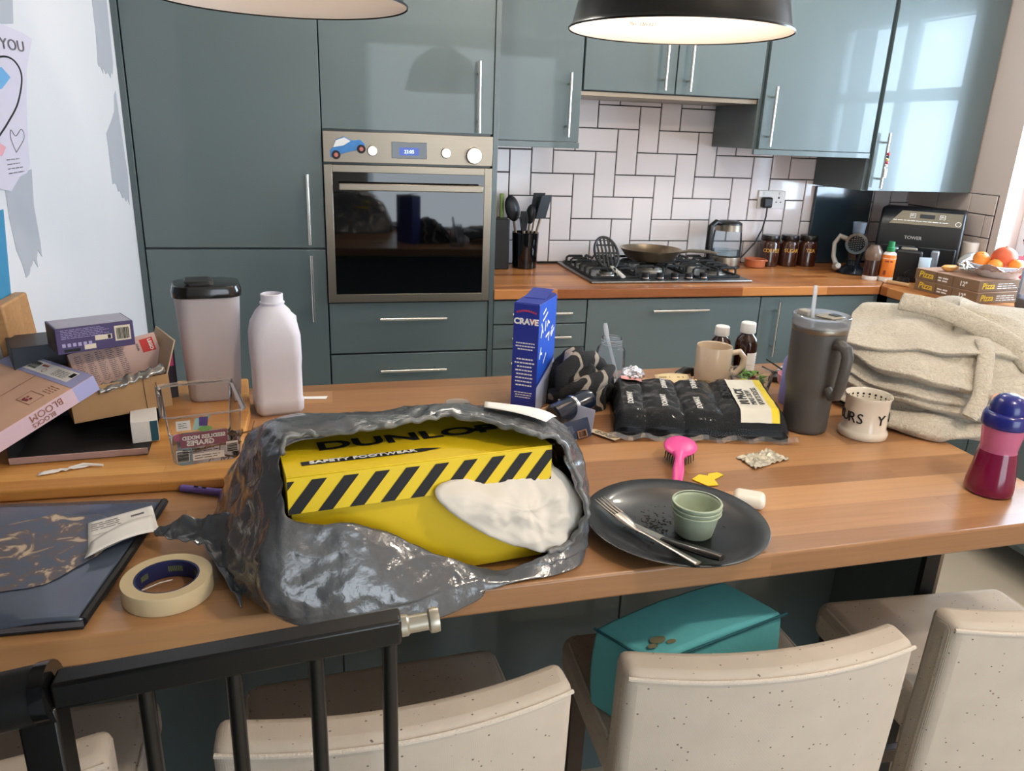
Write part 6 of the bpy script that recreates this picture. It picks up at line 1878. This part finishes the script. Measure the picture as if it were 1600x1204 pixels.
# the heap: a boxy dome whose skin overlaps along creases, like cloth folded on itself
def interp(T, x):
    x = max(0.0, min(1.0, x)) * (len(T) - 1); k = min(int(x), len(T) - 2); f = x - k
    f = f * f * (3 - 2 * f)
    return T[k] * (1 - f) + T[k + 1] * f
CREASES = [([.62, .50, .40, .44, .62, .80], .052, .30), ([.34, .27, .17, .22, .34, .42], .042, .22), ([.12, .08, .075, .10, .14, .16], .030, .12),
           ([.70, .80, .84, .74, .70, .90], .026, .16), ([.46, .36, .30, .33, .48, .60], .018, .10)]
def gown(u, v):
    th = 2 * PI * u - PI; ph = v * PI / 2
    c = Vector((.822, -1.945, ZT - .01))
    rx, ry, rz = .288, .250, .215
    n1 = noise.noise(Vector((1.6 * math.cos(th), 1.6 * math.sin(th), 1.5 * v)))
    h = math.sin(ph) ** .9
    s_ = math.cos(ph) ** .52
    p = c + Vector((rx * math.cos(th) * s_, ry * math.sin(th) * s_, rz * h * (1 + .10 * n1 - .10 * math.cos(th + 2.4))))
    up = (th + PI) / PI if th <= 0 else 1 - th / PI
    wob = .05 * noise.noise(Vector((up * 6, 3.3, 1))) + .03 * noise.noise(Vector((up * 13, 7.1, 2)))
    d = 0.0
    for T, A, w in CREASES:
        x = (h - interp(T, up) - wob * (.5 + A * 12)) / w
        if x > 0:
            d += A * min(1, x / .16) ** .5 * max(0, 1 - x) ** .8
    tp = 1 if ph < 1.25 else max(0, (1.571 - ph) / .32)
    d *= 1 if ph < 1.05 else max(0, (1.571 - ph) / .52)
    d += .012 * n1 + .016 * noise.noise(Vector((p.x * 7, p.y * 7, p.z * 13)) ) * tp + .010 * (.3 - abs(noise.noise(Vector((p.x * 9 + 4, p.y * 9, p.z * 26))))) * tp
    # soft diagonal drapes
    d += .007 * math.sin(18 * up + 9 * h + 3 * noise.noise(p * 5)) * tp
    p += Vector((math.cos(th), math.sin(th), .25)) * d
    if p.x < .63 and p.y > edge_y(p.x): p.z = max(p.z, ZT + .0015)
    return p
m = WMB(); m.grid(gown, 260, 130, closeu=True); m.build('gown_mass', FLC, t, angle=180)
fold_layer('hem_fold', [((.535, -2.03, .925), .03, .012), ((.565, -2.12, .926), .05, .016), ((.64, -2.175, .928), .055, .018), ((.76, -2.18, .932), .055, .020), ((.92, -2.13, .935), .05, .02)], 0, 19, nu=110)
def belt(name, P, w, th=.009):
    m = WMB()
    Q = []
    n = 10
    for k in range(len(P) - 1):
        pts = [Vector(P[max(0, min(len(P) - 1, k + q))]) for q in (-1, 0, 1, 2)]
        for s_ in range(n):
            f = s_ / n
            Q.append(0.5 * ((2 * pts[1]) + (pts[2] - pts[0]) * f + (2 * pts[0] - 5 * pts[1] + 4 * pts[2] - pts[3]) * f * f + (3 * pts[1] - pts[0] - 3 * pts[2] + pts[3]) * f ** 3))
    Q.append(Vector(P[-1]))
    m.tube(Q, w, 12, flat=.38, up=(-.5, -.6, .6))
    return m.build(name, FLC, t, angle=180)
belt('hood_band', [(.715, -1.88, 1.135), (.765, -1.955, 1.130), (.80, -2.04, 1.108), (.815, -2.12, 1.085), (.83, -2.18, 1.045), (.86, -2.215, 1.005), (.93, -2.23, .975)], .024)
belt('belt', [(.765, -2.085, 1.092), (.735, -2.13, 1.080), (.70, -2.17, 1.045), (.668, -2.205, 1.01), (.64, -2.222, .985), (.628, -2.226, .972)], .016)
m = WMB(); m.hexa((.672, -2.226, 1.008), (.012, -.004, .004), (.004, .003, .010), (0, -.003, .001)); m.build('belt_loop_tag', mat('peach_tag', '#D9A98C', .7), t, bevel=.001)
o = WMB().box(.53, .60, -2.06, -1.92, ZT + .001, ZT + .020).build('dark_pouch', mat('dark_navy_cloth', '#10161F', .8), bevel=.008, bseg=3)
tag(o, 'dark navy pouch squashed under the dressing gown behind the white mug', 'pouch')

# ================================================================ chairs tucked under the island
CRM = bpy.data.materials.new('linty_cream_cloth'); CRM.use_nodes = True
nt = CRM.node_tree; pb = nt.nodes['Principled BSDF']; pb.inputs['Roughness'].default_value = .95; pb.inputs['Sheen Weight'].default_value = .1
tc = nt.nodes.new('ShaderNodeTexCoord')
vo = nt.nodes.new('ShaderNodeTexVoronoi'); vo.inputs['Scale'].default_value = 62; vo.inputs['Randomness'].default_value = 1
mpv = nt.nodes.new('ShaderNodeMapping'); mpv.inputs['Scale'].default_value = (1, 1.6, 1.2); nt.links.new(tc.outputs['Object'], mpv.inputs[0]); nt.links.new(mpv.outputs[0], vo.inputs['Vector'])
cr = nt.nodes.new('ShaderNodeValToRGB'); cr.color_ramp.elements[0].position = .085; cr.color_ramp.elements[0].color = (*lin('#6A5F55'), 1); cr.color_ramp.elements[1].position = .12; cr.color_ramp.elements[1].color = (*lin('#CFC2B2'), 1)
nt.links.new(vo.outputs['Distance'], cr.inputs[0])
wv1 = nt.nodes.new('ShaderNodeTexWave'); wv1.inputs['Scale'].default_value = 260; wv1.inputs['Distortion'].default_value = 2
wv2 = nt.nodes.new('ShaderNodeTexNoise'); wv2.inputs['Scale'].default_value = 700
nt.links.new(tc.outputs['Object'], wv1.inputs['Vector']); nt.links.new(tc.outputs['Object'], wv2.inputs['Vector'])
nz = nt.nodes.new('ShaderNodeTexNoise'); nz.inputs['Scale'].default_value = 18
nt.links.new(tc.outputs['Object'], nz.inputs['Vector'])
mx = nt.nodes.new('ShaderNodeMix'); mx.data_type = 'RGBA'; mx.blend_type = 'MULTIPLY'; mx.inputs[0].default_value = .18
nt.links.new(cr.outputs[0], mx.inputs[6]); nt.links.new(nz.outputs[0], mx.inputs[7]); nt.links.new(mx.outputs[2], pb.inputs['Base Color'])
ad = nt.nodes.new('ShaderNodeMath'); ad.operation = 'ADD'; nt.links.new(wv1.outputs[0], ad.inputs[0]); nt.links.new(wv2.outputs[0], ad.inputs[1])
bp = nt.nodes.new('ShaderNodeBump'); bp.inputs['Strength'].default_value = .22; bp.inputs['Distance'].default_value = .004
nt.links.new(ad.outputs[0], bp.inputs['Height']); nt.links.new(bp.outputs[0], pb.inputs['Normal'])
LEGW = mat('dark_leg_wood', '#3A2A1E', .5)
def chair_proto(loc, rz, label):
    t = thing('bar_stool', label, 'stool', loc, rz, group='cream stools along the island')
    Wd = .452
    # back: curved slab, bulging towards the sitter's rear (-y)
    def sec(u): 
        x = (u - .5) * Wd
        return x, -.034 * (1 - (2 * u - 1) ** 2)
    m = MB()
    n = 24; th = .058
    levels = [(.44, 0.010), (.54, .008), (.66, .003), (.775, 0.0), (.796, .0)]
    A, B = [], []
    for (z, lean) in levels:
        A.append([m.bm.verts.new((sec(k / n)[0], sec(k / n)[1] + lean, z)) for k in range(n + 1)])
        B.append([m.bm.verts.new((sec(k / n)[0] * .985, sec(k / n)[1] + lean + th, z + (.004 if z > .7 else 0))) for k in range(n + 1)])
    L_ = len(levels)
    for i in range(L_ - 1):
        for k in range(n):
            m.bm.faces.new((A[i][k], A[i][k + 1], A[i + 1][k + 1], A[i + 1][k]))
            m.bm.faces.new((B[i][k], B[i + 1][k], B[i + 1][k + 1], B[i][k + 1]))
        m.bm.faces.new((A[i][0], A[i + 1][0], B[i + 1][0], B[i][0])); m.bm.faces.new((A[i][n], B[i][n], B[i + 1][n], A[i + 1][n]))
    for k in range(n):
        m.bm.faces.new((A[-1][k], A[-1][k + 1], B[-1][k + 1], B[-1][k])); m.bm.faces.new((A[0][k], B[0][k], B[0][k + 1], A[0][k + 1]))
    bk = m.build('backrest', CRM, t, bevel=.016, bseg=4, angle=60)
    pts = [(sec(k / 40)[0] * .985, sec(k / 40)[1] + .0005, .788) for k in range(41)]
    MB().tube(pts, .0032, 6).build('piping', CREAM, bk)
    m = MB().box(-.215, .215, .050, .350, .530, .610); m.build('seat', CRM, t, bevel=.026, bseg=5, angle=60)
    for sg in (-1, 1): MB().tube([(sg * .206, .09, .6035), (sg * .208, .20, .6045), (sg * .206, .32, .6035)], .0028, 6).build('seat_piping', CREAM, t)
    for sx in (-.185, .185):
        for sy in (.035, .315):
            m = MB(); e = .012; f = .018; zt = .535 if sy > .1 else .46
            m.corners([(sx - e, sy - e, 0), (sx + e, sy - e, 0), (sx + e, sy + e, 0), (sx - e, sy + e, 0), (sx - f, sy - f, zt), (sx + f, sy - f, zt), (sx + f, sy + f, zt), (sx - f, sy + f, zt)])
            m.build('leg', LEGW, t, bevel=.003)
    m = MB().box(-.185, .185, .305, .325, .20, .235); m.build('foot_rail', LEGW, t, bevel=.003)
    return t
ch = chair_proto((-0.025, -2.628, 0), math.radians(-2), 'cream bar stool with a turquoise cushion block on its seat')
def add_chair(loc, rz, label):
    c = copy_tree(ch); c.location = loc; c.rotation_euler = (0, 0, rz); c['label'] = label
add_chair((-0.552, -2.640, 0), math.radians(3), 'cream bar stool seen behind the black gate bars, left of the cushion stool')
add_chair((0.512, -2.625, 0), math.radians(-3), 'cream bar stool at the right edge, farthest from the gate')
add_chair((-1.115, -2.650, 0), math.radians(2), 'cream bar stool at the far left, just a top corner showing')

# turquoise booster cushion on the middle chair
t = thing('booster_cushion', 'stained turquoise block cushion standing on the stool below the plate', 'cushion', (-0.07, -2.46, .611))
TQ = mat('turquoise_cloth', '#66C0C8', .75, vary=.12, scale=14, bump=.12, bscale=60)
F_, L2, R2, B2 = Vector((-.178, -2.556, .755)), Vector((-.236, -2.462, .755)), Vector((.080, -2.482, .755)), Vector((.024, -2.384, .755))
m = WMB()
lo = .6115
def cush(u, v):
    return F_.lerp(R2, u).lerp(L2.lerp(B2, u), v)
N = 16
tops = []
m.corners([Vector((*p[:2], lo)) + (c0 - p) * .0 for p in (F_, R2, B2, L2) for c0 in (p,)] + [F_, R2, B2, L2])
bmesh.ops.subdivide_edges(m.bm, edges=m.bm.edges[:], cuts=14, use_grid_fill=True)
m.bm.normal_update()
cc = (F_ + R2 + L2 + B2) / 4; cc.z = .683
for v in m.bm.verts:
    d_ = v.co - cc
    bulge = .006 * (1 - min(1, abs(v.co.z - .683) / .08) ** 2) * 1.2
    hv = Vector((d_.x, d_.y, 0)); hv = hv.normalized() if hv.length > 1e-6 else hv
    v.co += hv * (bulge + .004 * noise.noise(Vector((v.co.x * 30, v.co.y * 30, v.co.z * 7))))
    if v.co.z > .745: v.co.z += .012 * (1 - min(1, (Vector((d_.x, d_.y)).length / .16) ** 2))
cu2 = m.build('cushion_cover', TQ, t, angle=60, bevel=.006, bseg=3)
SEAM = mat('seam_thread', '#1D5A66', .8)
WMB().tube([L2 + Vector((-.004, -.002, .001)), F_ + Vector((-.003, -.006, .001)), F_ + Vector((-.003, -.006, .001)), R2 + Vector((.006, -.003, .001))], .0022, 6).build('seam', SEAM, cu2)
Fst = Face(F_ + Vector((0, 0, .0085)), R2 - F_, L2 - F_)
for (x, y, r_) in ((.035, .030, .014), (.018, .022, .009), (.10, .040, .011), (.05, .018, .008)):
    m = WMB()
    Fst.poly(m, [(x + r_ * (1 + .3 * noise.noise(Vector((math.cos(a), math.sin(a), x * 50)))) * math.cos(a), y + r_ * .6 * math.sin(a)) for a in [2 * PI * k / 16 for k in range(16)]], .0015 + r_ * .05)
    m.build('stain', mat('brown_stain', '#7A7A5E', .9), cu2, fix=False)

# ================================================================ black stair gate in the foreground
GY, GZ = -2.785, 1.022
t = thing('safety_gate', 'black metal safety gate with upright bars in the left foreground', 'safety gate', (-0.75, GY, 0))
m = WMB(); m.hexa((-0.872, GY - .012, .995), (.302, 0, .026), (0, .024, 0), (0, 0, .027)); m.build('top_rail', BLACKM, t, bevel=.003)
for k, x in enumerate((-0.800, -0.724, -0.650, -0.581)):
    m = WMB().tube([(x, GY, .06), (x, GY, 1.0 + .026 * (x + .872) / .302)], .0075, 14); m.build('bar', BLACKM, t)
m = WMB().box(-0.900, -0.868, GY - .016, GY + .016, .0, 1.0); m.build('gate_post', BLACKM, t, bevel=.003)
m = WMB().tube([(-0.964, GY, .995), (-0.880, GY, 1.007)], .0255, 20); m.build('lock_housing', BLACK, t, bevel=.003)
m = WMB().tube([(-0.884, GY, 1.0065), (-0.872, GY, 1.008)], .0268, 20); m.build('housing_ring', mat('black_gloss', '#0C0C0C', .12, coat=.5), t)
m = WMB().tube([(-0.918, GY - .0262, .996), (-0.918, GY - .020, .996)], .0042, 12); m.build('screw', HANDLE, t)
m = WMB().box(-0.872, -0.570, GY - .010, GY + .010, .05, .07); m.build('bottom_rail', BLACKM, t, bevel=.003)
m = WMB().lathe([(0, 0), (.0105, 0), (.0105, .006), (.0085, .008), (.0085, .026), (.0118, .028), (.0122, .032), (.0115, .037), (0, .038)], 24, (-0.570, GY, 1.034), (1, 0, .09)); m.build('spindle_cap', mat('spindle_zinc', '#B9B2A2', .35, .8), t)
m = WMB().box(-0.975, -0.955, GY - .03, GY + .03, 0.0, 1.06); m.build('wall_post', BLACKM, t, bevel=.003)
# child's drawing on the white wall
t = thing('child_drawing', 'child drawing with lettering and a heart taped to the white wall', 'drawing', (-1.235, -1.45, 1.42))
DP = mat('drawing_paper', '#D3CCDA', .8, vary=.03)
XW = -1.2335
prof = [(-1.74, 1.655), (-1.56, 1.652), (-1.44, 1.648), (-1.375, 1.640), (-1.440, 1.575), (-1.475, 1.50), (-1.500, 1.43), (-1.510, 1.38), (-1.535, 1.365), (-1.580, 1.360), (-1.640, 1.335), (-1.70, 1.345), (-1.74, 1.335)]
m = WMB(); m.prism(prof, XW - .0002, XW + .0012, fn=lambda y, z, h: (h, y, z)); dr_ = m.build('paper', DP, t)
Fw = Face((XW + .0012, -1.72, 1.25), (0, 1, 0), (0, 0, 1))
def wl_line(P, r_, name, mt):
    if len(P) > 2:
        Q = [tuple(cr4([(p[0], p[1], 0) for p in ([P[0]] + list(P) + [P[-1]])], 1 + k * (len(P) - 1) / 40.001)[:2]) for k in range(41)]
        P = Q
    m = WMB(); m.tube([(XW + .0016, y, z) for y, z in P], r_, 5); return m.build(name, mt, dr_)
wl_line([(-1.68, 1.57), (-1.575, 1.590), (-1.508, 1.586), (-1.481, 1.557), (-1.527, 1.505), (-1.598, 1.467), (-1.66, 1.44)], .0020, 'drawn_curve', INK)
wl_line([(-1.580, 1.408), (-1.598, 1.435), (-1.590, 1.452), (-1.568, 1.440), (-1.530, 1.453), (-1.522, 1.435), (-1.580, 1.408)], .0008, 'drawn_heart', INKG)
m = WMB(); m.prism([(-1.66, 1.52), (-1.60, 1.530), (-1.545, 1.553), (-1.585, 1.570), (-1.66, 1.56)], XW + .0012, XW + .0017, fn=lambda y, z, h: (h, y, z)); m.build('blue_paint', mat('drawing_blue', '#6FA9D6', .8), dr_)
m = WMB(); m.prism([(-1.72, 1.40), (-1.655, 1.405), (-1.63, 1.42), (-1.70, 1.44)], XW + .0012, XW + .0017, fn=lambda y, z, h: (h, y, z)); m.build('pink_paint', mat('drawing_pink', '#E3A3AE', .8), dr_)
wtext('lettering', 'YOU', .030, INKG, dr_, Fw.p(.215, .357, .0006), (0, 1, .03), (0, -.03, 1), align='CENTER', sx=2.2)
m = WMB(); Fw.rows(m, .08, .115, .17, .15, 4, .0008, fill=.2); m.build('scribble', INKG, dr_, fix=False)
